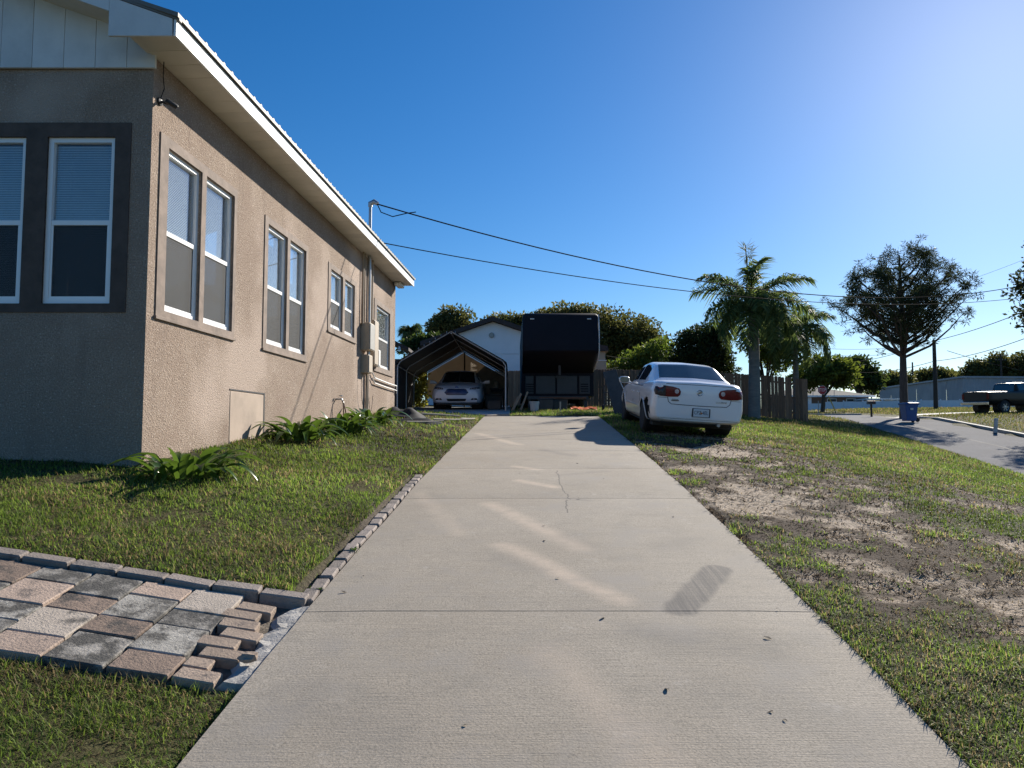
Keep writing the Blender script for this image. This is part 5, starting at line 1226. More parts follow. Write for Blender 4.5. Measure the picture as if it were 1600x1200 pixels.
MB().box(-.535, -.41, h[0].y-.012, h[0].y-.004, .742, .756).build('badge_line', M['greybox'], bd)
# lower bumper valance, exhaust, inner structure of the broken corner
MB().box(-.70, .70, -2.42, -2.1, .26, .37).build('valance', M['plastic'], wc, bevel=.03)
MB().tube([(.42, -2.52, .285), (.42, -2.2, .285)], .032, 12).build('exhaust_tip', M['steel'], wc, smooth=True)
MB().box(-.84, -.52, -2.30, -1.74, .33, .70).build('inner_liner', M['plastic'], wc)
MB().box(-.865, -.845, -2.20, -2.08, .50, .62).build('bracket', M['plastic'], wc)
MB().tube([(-.86, -2.0, .71), (-.87, -2.08, .62), (-.865, -2.14, .50), (-.86, -2.17, .47)], .014, 6).build('loose_strip', M['carwhite'], wc)
MB().box(-.8, .8, -2.1, 2.2, .19, .26).build('underbody', M['plastic'], wc)
# side details
for sg in (-1, 1):
    mir = MB(); c_ = Vector((sg*1.03, .78, 1.03))
    vs = []; 
    for k, (dy, s_) in enumerate(((.0, .9), (.02, 1.0), (.09, .95), (.15, .6), (.17, .25))):
        for t in np.linspace(0, 2*math.pi, 17)[:-1]:
            ex = math.copysign(abs(math.cos(t))**.6, math.cos(t)); ez = math.copysign(abs(math.sin(t))**.6, math.sin(t)); vs.append((c_.x+.125*s_*ex, c_.y+dy-.02, c_.z+.082*s_*ez))
    mir.add(vs, [(i*16+k, i*16+(k+1) % 16, (i+1)*16+(k+1) % 16, (i+1)*16+k) for i in range(4) for k in range(16)]+[tuple(64+k for k in range(16)), tuple(range(16))])
    mo2 = mir.build('mirror', M['carwhite'], wc, smooth=True)
    MB().prism([(c_.x+.105*math.copysign(abs(math.cos(t))**.6, math.cos(t)), c_.y-.021, c_.z+.064*math.copysign(abs(math.sin(t))**.6, math.sin(t))) for t in np.linspace(0, 2*math.pi, 17)[:-1]], (0, 0, 0), (0, -.006, 0)).build('mirror_glass', M['carglass'], mo2)
    MB().tube([(sg*.86, .86, .97), (sg*.95, .84, .98)], .03, 8).build('mirror_arm', M['carwhite'], mo2)
    for ys_ in ([(-.98, 1.0), (-1.02, .8), (-1.10, .62)], [(-.13, .97), (-.13, .6), (-.13, .30)], [(.95, .95), (1.02, .75), (1.0, .55), (.98, .30)]): car.line('door_seam', ys_, 'x', sg, .006)
    car.line('belt_line', [(y, .955) for y in np.linspace(-1.2, .95, 12)], 'x', sg, .010, M['plastic'])
    car.line('side_molding', [(y, .52) for y in np.linspace(-.95, 1.05, 14)], 'x', sg, .016, M['carwhite'])
    for y in (-.85, .05):
        h = car.cast((sg*4, y, .80), (-sg, 0, 0)); MB().box(min(h[0].x-.0*sg, h[0].x+.03*sg), max(h[0].x, h[0].x+.03*sg), y-.10, y+.10, .785, .815).build('door_handle', M['carwhite'], wc, bevel=.01)
    car.patch('headlight', [(sg*a, b) for a, b in ((.45, .60), (.66, .60), (.74, .66), (.66, .73), (.5, .72))], 'y', 1, M['lampclear'], .012)
car.patch('grille', rrect(-.36, .36, .50, .68, .06), 'y', 1, M['plastic'], .012)
for a in (-.38, .38):
    MB().lathe([(0, -.1), (.10, -.09), (.13, 0), (.10, .09), (0, .1)], 12, (a, -1.0, 1.13)).build('headrest', M['plastic'], wc)
seat_on_ground(wc, 3.66, 17.0, R(-1.0), 1.52, -1.40, .80)

# ---- silver sedan under the canopy, front towards us
fc = thing('sedan', 'silver blue sedan with wide oval grille parked under the dark canopy', 'car')
fst = [(-2.42, .34, .62, .78, .58, .78, .86, .70, 1.08), (-2.2, .28, .78, .90, .56, .88, .90, .80, 1.11), (-1.5, .22, .85, .925, .56, .91, .93, .83, 1.06), (0, .20, .86, .925, .56, .905, .90, .84, 1.0), (1.1, .20, .86, .925, .56, .90, .88, .80, .99),
       (1.6, .21, .86, .925, .55, .89, .84, .76, .955), (2.1, .22, .85, .915, .50, .87, .76, .70, .88), (2.30, .24, .80, .88, .45, .83, .70, .66, .82), (2.42, .28, .70, .78, .42, .74, .62, .60, .74)]
fcar = Car(fc, fst, M['carsilver'], [(-1.42, .33), (1.43, .33)], .36, (.05, .07))
fcar.cabin([(-2.05, .78, 1.02, .66, 1.09), (-1.2, .87, .98, .58, 1.43), (-.5, .88, .95, .58, 1.475), (.2, .88, .94, .585, 1.46), (.45, .88, .93, .60, 1.42), (1.35, .82, .93, .70, 1.0), (1.5, .78, .93, .64, .97)],
           M['carsilver'], M['carglass'], [(-1.2, -.15), (-.08, .75)], (-1.9, -1.2), (.45, 1.36), M['carglass'], 1.6)
for x in (-.79, .79):
    for y in (-1.42, 1.43): fcar.wheel(x, y, .33, .22, M['alloy'])
M['grille'] = pmat('grille', (.05, .055, .11), .3, .5, var=.3)
hexa = [(-.42, .63), (-.34, .735), (-.28, .755), (.28, .755), (.34, .735), (.42, .63), (.34, .555), (.28, .545), (-.28, .545), (-.34, .555)]
gr = fcar.patch('grille', hexa, 'y', 1, M['grille'], .010)
fcar.line('grille_surround', hexa+[hexa[0]], 'y', 1, .012, M['chrome'], gr)
for k in range(5): z = .58+k*.036; fcar.line('grille_bar', [(x, z) for x in np.linspace(-.36, .36, 9)], 'y', 1, .008, M['chrome'], gr)
fcar.patch('lower_intake', [(-.36, .41), (.36, .41), (.32, .32), (-.32, .32)], 'y', 1, M['plastic'], .010)
for sg in (-1, 1):
    hl = fcar.patch('headlight', [(sg*a, b) for a, b in ((.46, .735), (.50, .79), (.66, .815), (.80, .815), (.82, .765), (.66, .735))], 'y', 1, M['plastic'], .010)
    for a in (.54, .62, .69): fcar.patch('lamp', [(sg*(a+.026*math.cos(t)), .772+.024*math.sin(t)) for t in np.linspace(0, 6.28, 9)[:-1]], 'y', 1, M['lampclear'], .018, hl)
    fl_ = fcar.patch('fog_light', [(sg*a, b) for a, b in ((.50, .36), (.55, .43), (.72, .43), (.76, .36))], 'y', 1, M['plastic'], .010)
    fcar.patch('lamp', [(sg*(.62+.035*math.cos(t)), .395+.025*math.sin(t)) for t in np.linspace(0, 6.28, 9)[:-1]], 'y', 1, M['lampclear'], .018, fl_)
    mir = MB().tube([(sg*.86, .72, .98), (sg*.98, .72, 1.02), (sg*1.12, .70, 1.03), (sg*1.13, .70, 1.03)], [.03, .07, .075, .05], 10).build('mirror', M['carsilver'], fc, smooth=True)
h = fcar.cast((0, 6, .805), (0, -1, 0))
MB().lathe([(0, 0), (.06, 0), (.06, .008), (0, .008)], 16, (0, h[0].y, .805), 'y').build('oval_badge', pmat('badgeblue', (.02, .05, .22), .3), fc)
fcar.line('bonnet_seam', [(x, .80+.01*math.cos(x*3)) for x in np.linspace(-.44, .44, 11)], 'y', 1, .005)
MB().box(-.75, .75, -2.0, 2.1, .18, .25).build('underbody', M['plastic'], fc)
seat_on_ground(fc, -1.98, 28.65, R(180.0), 1.43, -1.42, .79)

# ---- dark pickup across the road
tk = thing('pickup_truck', 'black pickup truck parked on the grass across the road', 'truck')
tst = [(-2.85, .62, .70, .94, .80, .95, 1.25, .93, 1.36), (-2.75, .55, .80, .985, .82, .985, 1.26, .96, 1.37), (-.5, .45, .86, .99, .82, .985, 1.26, .96, 1.37), (1.2, .45, .86, .99, .82, .985, 1.24, .90, 1.34), (2.3, .48, .86, .98, .80, .96, 1.14, .84, 1.24), (2.75, .52, .78, .92, .76, .90, 1.05, .76, 1.14), (2.9, .55, .66, .80, .72, .78, .98, .62, 1.05)]
tcar = Car(tk, tst, M['cardark'], [(-1.65, .42), (1.85, .42)], .49, (.02, .05))
tcar.cabin([(-.62, .93, 1.30, .74, 1.36), (-.5, .93, 1.30, .74, 1.88), (.2, .93, 1.30, .74, 1.92), (.75, .93, 1.30, .74, 1.88), (1.45, .88, 1.28, .76, 1.32)], M['cardark'], M['carglass'], [(-.42, .06), (.12, .85)], (-.62, -.50), (.76, 1.4), None, 1.0)
for x in (-.86, .86):
    for y in (-1.65, 1.85): tcar.wheel(x, y, .41, .26, M['alloy'], 6)
MB().box(-.95, .95, -3.04, -2.89, .56, .76).build('rear_bumper', M['chrome'], tk, bevel=.03)
for sg in (-1, 1): MB().box(min(.80*sg, .95*sg), max(.80*sg, .95*sg), -2.90, -2.865, .90, 1.25).build('tail_light', M['lampred'], tk, bevel=.01)
MB().box(-.78, .78, -2.895, -2.872, .82, 1.33).build('tailgate', M['cardark'], tk, bevel=.01)
for sg in (-1, 1): MB().tube([(sg*.93, .85, 1.36), (sg*1.10, .85, 1.42), (sg*1.22, .83, 1.44)], [.03, .09, .09], 8).build('mirror', M['plastic'], tk)
seat_on_ground(tk, 31.5, 46.4, R(-74), 1.85, -1.65, .86)

# ------------------------------------------------------------------ trees
def leafcloud(cent, rad, per, size, c0, c1, seed, asp=.5, flat=.0, gravity=0):
    g = np.random.default_rng(seed); cent = np.asarray(cent, float); rad = np.broadcast_to(np.asarray(rad, float), (len(cent),))
    n = len(cent)*per; ci = np.repeat(np.arange(len(cent)), per)
    d = g.normal(size=(n, 3)); d /= np.linalg.norm(d, axis=1)[:, None]; rr = g.random(n)**.45
    p = cent[ci]+d*(rad[ci]*rr)[:, None]*np.array([1, 1, .8])
    t = g.normal(size=(n, 3))+d*.7+np.array([0, 0, -gravity]); t /= np.linalg.norm(t, axis=1)[:, None]
    w = np.cross(t, g.normal(size=(n, 3))+np.array([0, 0, flat])); w /= np.linalg.norm(w, axis=1)[:, None]
    L = size*(.6+.8*g.random(n))[:, None]
    V = np.empty((n, 4, 3)); V[:, 0] = p; V[:, 1] = p+t*L*.5+w*L*asp*.5; V[:, 2] = p+t*L; V[:, 3] = p+t*L*.5-w*L*asp*.5
    cl = g.random(len(cent))[ci]*.5+g.random(n)*.5
    C = np.asarray(c0)[None]*(1-cl)[:, None]+np.asarray(c1)[None]*cl[:, None]
    return V.reshape(-1, 3), np.repeat(C, 4, 0)
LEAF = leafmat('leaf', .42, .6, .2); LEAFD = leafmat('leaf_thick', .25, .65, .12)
M['bark'] = pmat('bark', (.085, .065, .050), .95, var=.3, scale=4, stretch=(3, 3, .6), bump=.6, bscale=12)
M['pinebark'] = pmat('pinebark', (.095, .068, .055), .95, var=.35, scale=5, stretch=(2, 2, .5), bump=.8, bscale=9)
def tree(name, label, X, Z, ells, tr, nclump, per, size, c0, c1, crad=.5, seed=1, group=None, trunk=True, mat=None, fork=.4, asp=.5):
    # ells: list of ((dx, dy, z), (rx, ry, rz)) crown volumes, z above eye level
    g = np.random.default_rng(seed); base = hz(X, Z)
    o = thing(name, label, 'tree', (X, Z, base), group); cl = []
    wts = np.array([e[1][0]*e[1][1]*e[1][2] for e in ells])**.7; wts /= wts.sum()
    for k in range(nclump):
        e = ells[g.choice(len(ells), p=wts)]; d = g.normal(size=3); d /= np.linalg.norm(d); r = g.random()**.38
        cl.append(np.array([X, Z, EZ])+np.array(e[0])+d*r*np.array(e[1]))
    cl = np.array(cl)
    ctr = cl.mean(0); mb = MB()
    fz = base+(ctr[2]-base)*fork
    f = Vector((X+(ctr[0]-X)*.25, Z+(ctr[1]-Z)*.25, fz))
    mb.tube([(X, Z, base-.3), (X, Z, base+.15), tuple((Vector((X, Z, base))+f)/2+Vector((.06*tr, 0, 0))), tuple(f)], [tr*1.5, tr*1.1, tr, tr*.85], 9)
    nl = min(9, max(4, nclump//8)); ids = g.choice(len(cl), min(len(cl), nl*4), replace=False)
    for i in range(nl):
        e = Vector(cl[ids[i]]); m1 = f.lerp(e, .45)+Vector((g.normal()*.25, g.normal()*.25, .35)); mb.tube([f, m1, e], [tr*.55, tr*.35, tr*.12], 6)
        for j in ids[nl+i::nl][:3]:
            q = Vector(cl[j])
            if (q-m1).length < 5: mb.tube([m1, m1.lerp(q, .5)+Vector((0, 0, .15)), q], [tr*.28, tr*.18, tr*.06], 5)
    mb.build('trunk', M['bark'], o, smooth=True)
    V, C = leafcloud(cl, crad*(.7+.6*g.random(len(cl))), per, size, c0, c1, seed+50, asp)
    me = fast_mesh('crown', V-np.array(org(o)), [np.arange(len(V)).reshape(-1, 4)], mat or LEAF, C); link('crown', me, o)
    return o
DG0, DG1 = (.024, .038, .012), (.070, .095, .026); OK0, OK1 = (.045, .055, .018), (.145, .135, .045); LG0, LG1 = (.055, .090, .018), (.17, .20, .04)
def ell(x, y, Z, rx, ry, X0, dy=0, rdep=None):        # crown volume seen at pixel x,y with pixel radii rx, ry
    k = Z/1150; return ((xat(x, Z, y)-X0, dy, zat(y, Z)-EZ), (rx*k, (rdep or rx*k), ry*k))
def T(name, label, x, Z, vols, *a, **k):
    X = xat(x, Z); return tree(name, label, X, Z, [ell(*v[:2], Z, *v[2:], X) for v in vols], *a, **k)
T('oak_tree', 'large olive leaved oak tree rising behind the fence right of the camper', 968, 54, [(965, 520, 62, 38), (1000, 545, 48, 36), (940, 550, 40, 40), (1015, 515, 18, 16)], .3, 150, 130, .26, OK0, OK1, .75, 5)
T('bush', 'bright green tall bush behind the fence beyond the white car roof', 1015, 44, [(1018, 565, 40, 28), (990, 575, 42, 22), (1040, 548, 16, 14)], .12, 75, 130, .20, LG0, LG1, .5, 6)
T('broadleaf_tree', 'rounded green tree behind the dark brown roof of the white house', 712, 60, [(712, 502, 26, 20), (690, 515, 22, 18)], .25, 60, 110, .30, OK0, OK1, .7, 7)
T('broadleaf_tree', 'tree top showing just above the ridge of the white gabled house', 785, 62, [(785, 515, 36, 20), (815, 505, 22, 13)], .25, 60, 100, .30, DG0, OK1, .7, 8)
T('broadleaf_tree', 'tree whose thin top twigs show above the camper roof', 880, 60, [(875, 500, 40, 20), (910, 500, 38, 18)], .25, 70, 100, .30, OK0, OK1, .7, 9)
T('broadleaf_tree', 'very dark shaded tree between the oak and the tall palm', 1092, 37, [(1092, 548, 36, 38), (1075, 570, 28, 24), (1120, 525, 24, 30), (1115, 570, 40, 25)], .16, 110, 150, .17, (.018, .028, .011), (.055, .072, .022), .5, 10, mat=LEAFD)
T('broadleaf_tree', 'light leaved small tree with spreading thin branches behind the palm trunk', 1195, 35.5, [(1205, 545, 45, 30), (1180, 515, 40, 25), (1225, 560, 35, 22)], .09, 75, 90, .17, LG0, LG1, .42, 11, fork=.35)
T('broadleaf_tree', 'green tree drooping over the fence end toward the stop sign', 1285, 74, [(1290, 580, 38, 18), (1270, 590, 30, 16), (1315, 585, 20, 18)], .2, 75, 110, .42, DG0, LG1, .9, 12)
T('broadleaf_tree', 'dark ragged tree behind the brick house roof', 1340, 128, [(1338, 583, 24, 22), (1355, 592, 22, 16), (1325, 575, 10, 12)], .35, 60, 80, .7, DG0, DG1, 1.3, 13)
T('broadleaf_tree', 'bushy tree between brick house and warehouse', 1385, 150, [(1385, 600, 26, 14), (1405, 596, 18, 12), (1365, 604, 16, 12)], .35, 60, 80, .7, OK0, OK1, 1.3, 14)
T('broadleaf_tree', 'rounded distant tree above the warehouse left of the wooden pole', 1450, 185, [(1448, 593, 26, 14), (1470, 590, 22, 15)], .4, 60, 80, .85, OK0, OK1, 1.6, 15)
T('broadleaf_tree', 'small distant tree above the warehouse right of the wooden pole', 1486, 190, [(1484, 594, 16, 11)], .4, 26, 80, .85, OK0, LG1, 1.4, 16)
T('broadleaf_tree', 'broad dark tree mass above the warehouse near the pickup', 1550, 175, [(1535, 582, 26, 18), (1560, 575, 26, 20), (1520, 592, 18, 12)], .5, 90, 90, .8, DG0, OK1, 1.7, 17)
T('broadleaf_tree', 'dark tree above the warehouse behind the pickup cab', 1600, 170, [(1598, 578, 26, 22), (1630, 572, 30, 26)], .5, 80, 90, .8, DG0, OK1, 1.7, 18)
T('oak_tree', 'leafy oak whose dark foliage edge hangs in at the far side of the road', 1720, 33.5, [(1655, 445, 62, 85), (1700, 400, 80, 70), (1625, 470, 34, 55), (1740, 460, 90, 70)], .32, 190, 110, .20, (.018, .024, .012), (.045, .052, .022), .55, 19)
T('bush', 'sunlit yellow green bush outside the open back corner of the canopy', 651, 31.0, [(655, 610, 9, 30), (645, 600, 12, 30)], .04, 30, 60, .16, (.12, .13, .025), (.30, .28, .06), .25, 20)
T('broadleaf_tree', 'dark low tree behind the left side of the canopy roof', 668, 46, [(668, 535, 22, 14), (650, 545, 18, 12)], .15, 40, 90, .25, DG0, DG1, .5, 21)
# slash pine
def pine(x, Z, seed=4):
    g = np.random.default_rng(seed); X = xat(x, Z); base = hz(X, Z); top = zat(388, Z)
    o = thing('pine_tree', 'tall pine with bare dark trunk and open umbrella crown by the road', 'tree', (X, Z, base)); Hh = top-base; mb = MB(); tips = []
    tp = lambda t: Vector((X+.12*math.sin(t*3.2), Z+.08*math.sin(t*4), base+Hh*t))
    mb.tube([tp(-.03)]+[tp(t) for t in np.linspace(0, .96, 12)], [.34, .27]+list(np.linspace(.24, .05, 11)), 10)
    prof_t = [.26, .33, .45, .60, .75, .88, .97]; prof_r = [.9, 1.4, 1.7, 2.5, 3.5, 3.4, 2.4]
    C_ = tp(.71)
    for i in range(74):
        a = i*2.39996+g.normal()*.35; q = 1-1.62*((i+.5)/74)**.9; cs = math.sqrt(max(0, 1-q*q))
        rad = (.70+.38*g.random()) if i % 4 else .40+.35*g.random(); wx = 3.75 if q > -.15 else 3.75*(1+.70*(q+.15))
        d = Vector((math.cos(a), math.sin(a), 0)); e = C_+d*(cs*wx*rad)+Vector((0, 0, q*(2.9 if q > 0 else 3.2)*rad+.15*g.normal()))
        hd = cs*wx*rad; t0 = (e.z-base-hd*(.60+.35*g.random()))/Hh; t0 = min(max(t0, .36), .93); s_ = tp(t0)
        m1 = s_.lerp(e, .35)+Vector((g.normal(), g.normal(), .4*g.normal()))*.14+Vector((0, 0, -.10*hd)); m2 = s_.lerp(e, .72)+Vector((g.normal(), g.normal(), g.normal()))*.12+Vector((0, 0, -.06*hd))
        r0 = .034+.016*hd; mb.tube([s_, m1, m2, e], [r0, r0*.75, r0*.45, .010], 5)
        tips.append(e)
        for k in range(9):
            p = m2.lerp(e, g.random()**.6) if k < 6 else m1.lerp(m2, g.random()); f = p+Vector((g.normal()*.36, g.normal()*.36, .16+g.normal()*.20))
            mb.tube([p, f], [.014, .007], 4, False); tips.append(f)
    mb.build('trunk', M['pinebark'], o, smooth=True)
    V, C = leafcloud([tuple(t) for t in tips], .21, 46, .25, (.020, .030, .014), (.080, .088, .038), 8, .15)
    link('crown', fast_mesh('crown', V-np.array(org(o)), [np.arange(len(V)).reshape(-1, 4)], LEAFD, C), o)
pine(1412, 44)
# palms
M['palmtrunk'] = pmat('palmtrunk', (.19, .175, .155), .9, var=.2, scale=3, stretch=(1, 1, 5), bump=.5, bscale=14)
M['boots'] = pmat('boots', (.13, .085, .05), .9, var=.3, scale=6, bump=.5, bscale=16)
def frond_mesh(L, seed, droop, leaf, col0, col1, nl=56):
    g = np.random.default_rng(seed); V = []; F4 = []; C = []
    def rach(t): return np.array([L*(t-.12*t*t*droop), 0, L*(.62*t-droop*.62*t*t)])
    def addq(p, c): k = len(V); V.extend(p); C.extend([c]*4); F4.append((k, k+1, k+2, k+3))
    cr = np.array((.09, .085, .035)); N_ = 12
    for i in range(N_):
        a, b = rach(i/N_), rach((i+1)/N_); w0, w1 = .022*(1-i/N_)+.005, .022*(1-(i+1)/N_)+.005
        for u in (np.array([0, 1, 0]), np.array([0, 0, 1])): addq([a-u*w0, a+u*w0, b+u*w1, b-u*w1], cr)
    for i in range(nl):
        t = .14+.86*(i+.5)/nl; p = rach(t); tg = rach(min(t+.02, 1.02))-rach(t-.02); tg /= np.linalg.norm(tg)
        for sg in (-1, 1):
            ll = leaf*(.55+.6*math.sin(math.pi*min(1, t*.95+.08)))*(.8+.4*g.random())
            d = np.array([0, sg, 0])*(.75+.2*g.random())+tg*(.55+.3*g.random())+np.array([0, 0, .35*g.normal()+.15]); d /= np.linalg.norm(d)
            m_ = p+d*ll*.5+np.array([0, 0, -.02]); e = p+d*ll*.9+np.array([0, 0, -.42*ll]); w = np.cross(d, [0, 0, 1.0]); w /= np.linalg.norm(w)+1e-6
            w = (w+np.array([0, 0, .5*g.normal()]))*.021
            c = np.array(col0)+(np.array(col1)-np.array(col0))*g.random()
            addq([p-w*.6, p+w*.6, m_+w, m_-w], c); addq([m_-w, m_+w, e+w*.15, e-w*.15], c)
    return fast_mesh('frond', np.array(V), [np.array(F4)], LEAF, np.array(C))
def palm(label, x, Z, ytop, r, nf, L, seed, droopmul=1, spear=True):
    g = np.random.default_rng(seed); X = xat(x, Z); base = hz(X, Z); top = zat(ytop, Z)
    o = thing('palm_tree', label, 'palm', (X, Z, base)); mb = MB()
    ts = np.linspace(0, 1, 22); rr = [r*(1.18-.3*t+.02*math.sin(t*60)) for t in ts]; rr[0] *= 1.25
    mb.tube([(X+.06*math.sin(t*2), Z, base-.15+(top-base+.15)*t) for t in ts], rr, 16).build('trunk', M['palmtrunk'], o, smooth=True)
    bt = MB()
    for k in range(14):
        a = k*2.4; d = Vector((math.cos(a), math.sin(a), 0)); p = Vector((X, Z, top-.35+.04*k)); bt.tube([p+d*r*.5, p+d*(r*.9)+Vector((0, 0, .22)), p+d*(r*.8)+Vector((0, 0, .5))], [.09, .07, .03], 6)
    bt.build('boots', M['boots'], o, smooth=True)
    fm = [[frond_mesh(L*(.9+.1*q), seed+q+10*int(d*10), d*droopmul, .62, (.055, .090, .028), (.17, .205, .075), 70) for q in range(2)] for d in (.85, 1.10, 1.35)]
    for k in range(nf):
        f = k/(nf-1); el = .85-1.12*f+g.normal()*.10; a = k*2.39996+g.normal()*.15
        dm = fm[0 if f < .3 else 1 if f < .65 else 2][k % 2]
        fo = link('frond', dm, o); fo.location = Vector((X, Z, top+.25-.25*f))-org(o)
        fo.rotation_euler = (Matrix.Rotation(a, 4, 'Z') @ Matrix.Rotation(-el+.45, 4, 'Y') @ Matrix.Rotation(g.normal()*.25, 4, 'X')).to_euler(); s_ = .85+.3*g.random(); fo.scale = (s_, s_, s_)
    if spear:
        sx = xat(1171, Z)
        MB().tube([(X, Z, top+.2), (sx+.05, Z, top+1.4), (sx, Z, zat(405, Z)), (sx-.02, Z, zat(383, Z))], [.05, .035, .025, .015], 6).build('spear', M['boots'], o)
        V, C = leafcloud([(sx, Z, zat(400, Z)), (sx-.03, Z, zat(388, Z)), (sx+.1, Z, zat(396, Z))], .10, 26, .42, (.07, .085, .03), (.16, .15, .06), seed+3, .07)
        link('spear_leaves', fast_mesh('spear_leaves', V-np.array(org(o)), [np.arange(len(V)).reshape(-1, 4)], LEAF, C), o)
    return o
palm('tall queen palm with thick grey trunk standing before the wooden fence', 1178, 29.4, 480, .205, 32, 2.55, 31)
palm('shorter palm with slender brown trunk and drooping fronds behind the fence end', 1243, 33.0, 520, .12, 18, 2.2, 47, 1.1, False)
palm('small fan shaped palm top above the canopy roof edge', 640, 55, 524, .12, 12, .8, 53, .8, False)
# strap-leaved lilies along the wall
M['lily'] = plainleaf('lily', (.062, .115, .024), .30, .35, .28)
def lily_leaf(L, w, bend, tw):
    vs = []; fs = []; n = 9
    for i in range(n+1):
        t = i/n; a = 1.25-bend*t*t*1.0; 
        x = L*(t*.34+.30*bend*t*t); z = L*(1.25*t-.78*bend*t*t); ww = w*(math.sin(math.pi*min(1, .18+.82*t))**.7+.02)*(1 if t < .98 else .2)
        vs += [(x, -ww, z+.25*ww), (x, 0, z-.1*ww), (x, ww, z+.25*ww+tw*t*ww)]
    for i in range(n): fs += [(3*i, 3*i+1, 3*i+4, 3*i+3), (3*i+1, 3*i+2, 3*i+5, 3*i+4)]
    return MB().add(vs, fs).mesh('leaf', M['lily'], smooth=True, fix=False)
lvs = [lily_leaf(.62, .046, .95, .3), lily_leaf(.72, .050, 1.2, -.4), lily_leaf(.50, .050, 1.05, .2), lily_leaf(.66, .042, 1.35, .5), lily_leaf(.44, .056, .55, .1)]
for (x, y, n, s, lab) in ((-3.24, 7.38, 66, .95, 'clump of strap leaved lily at the near corner of the stucco wall'), (-3.05, 10.75, 66, 1.05, 'low wide lily clump beside the wall past the access panel'),
                          (-2.82, 12.4, 60, 1.0, 'lily clump spreading onto the lawn beneath the garden tap'), (-2.75, 14.6, 50, 1.12, 'tall lily clump below the electric meter boxes')):
    zz = hz(x, y); o = thing('lily_plant', lab, 'plant', (x, y, zz)); rs = random.Random(int(y*10))
    for k in range(n):
        f = link('leaf', rs.choice(lvs), o); a = rs.uniform(0, 6.283); q = rs.random()**.5*.30
        f.location = (q*math.cos(a)*1.0, q*math.sin(a)*1.3, -.01); f.rotation_euler = (rs.uniform(-.25, .25), rs.uniform(-.2, .55), a+rs.uniform(-.5, .5)); k_ = s*rs.uniform(.65, 1.1); f.scale = (k_, k_, k_*rs.uniform(.7, 1.0))
# debris past the lilies
M['blackplastic'] = pmat('blackplastic', (.012, .013, .016), .7, var=.2, spec=.2)
def crumple(name, label, x, y, sx, sy, h, mat, cat, seed):
    g = np.random.default_rng(seed); n = 14; u = np.linspace(-1, 1, n); U, W = np.meshgrid(u, u)
    hgt = h*np.clip(1-(U**2+W**2)*.8, 0, 1)*(.5+vnoise(U*3+5, W*3+9, seed))+.012; X = x+U*sx+.05*vnoise(U*4, W*4, seed+2); Y = y+W*sy
    zz = H(X, Y)+hgt; V = np.stack([X, Y, zz], -1).reshape(-1, 3); I2 = (np.arange(n-1)[:, None]*n+np.arange(n-1)).ravel()
    o = link(name, fast_mesh(name, V-np.array([x, y, hz(x, y)]), [np.stack([I2, I2+1, I2+n+1, I2+n], 1)], mat, smooth=True)); o.location = (x, y, hz(x, y)); return tag(o, label, cat)
crumple('plastic_sheet', 'crumpled black plastic sheet lying past the last lily by the house', -2.55, 16.9, .55, .5, .20, M['blackplastic'], 'plastic sheet', 3)
crumple('plastic_sheet', 'flatter dark plastic scrap on the lawn beside the tall lily clump', -2.0, 16.0, .45, .3, .07, M['blackplastic'], 'plastic sheet', 5)
M['palestick'] = pmat('palestick', (.46, .40, .32), .8, var=.2)
for (a, b_, r, lab) in (((-1.75, 16.4), (-1.0, 17.6), .022, 'long pale stick lying on the lawn near the patio pavers'), ((-2.2, 15.4), (-1.5, 16.2), .018, 'thin curved stick on the grass beside the black plastic'), ((-1.2, 17.3), (-.9, 17.9), .025, 'short bleached stick at the lawn end by the driveway'), ((-2.2, 17.9), (-1.3, 18.2), .03, 'thicker weathered branch lying before the canopy slab')):
    m_ = ((a[0]+b_[0])/2+.05, (a[1]+b_[1])/2)
    pts = [(q[0], q[1], hz(*q)+.05) for q in (a, m_, b_)]
    tag(MB().tube(pts, [r, r*.9, r*.6], 6).build('stick', M['palestick'], None, at=pts[0], smooth=True), lab, 'stick')
# dry leaves and specks on the concrete
M['dryleaf'] = pmat('dryleaf', (.045, .032, .022), .9, var=.3)
lm = []
for k in range(3):
    g = np.random.default_rng(k+90); vs = []; 
    for i in range(5):
        t = i/4; w = .016*math.sin(math.pi*(.12+.84*t)); x = .06*(t-.5); z = .014*math.sin(t*3+k)+.003; vs += [(x, -w, z+.006*g.random()), (x, w, z+.006*g.random())]
    lm.append(MB().add(vs, [(2*i, 2*i+1, 2*i+3, 2*i+2) for i in range(4)]).mesh('dry_leaf', M['dryleaf'], fix=False))
for k, (x, y) in enumerate(((1.6, 4.51), (.72, 3.51), (1.13, 3.31), (1.17, 3.24), (.7, 7.72), (.26, 6.05), (.28, 6.55), (1.39, 4.08), (.53, 4.37), (.31, 5.08), (-1.02, 5.13), (-1.08, 4.81), (1.1, 8.9), (-.2, 3.2), (.9, 10.2), (.1, 9.3), (1.5, 6.9))):
    o = link('dry_leaf', lm[k % 3]); o.location = (x, y, float(P(y))+.003); o.rotation_euler = (math.atan(.11), 0, k*1.7); s = .35+.4*((k*37) % 10)/10; o.scale = (s, s, s*.5)
    tag(o, 'small dark dry leaf lying on the concrete driveway', 'leaf', 'dry leaves scattered on the driveway')
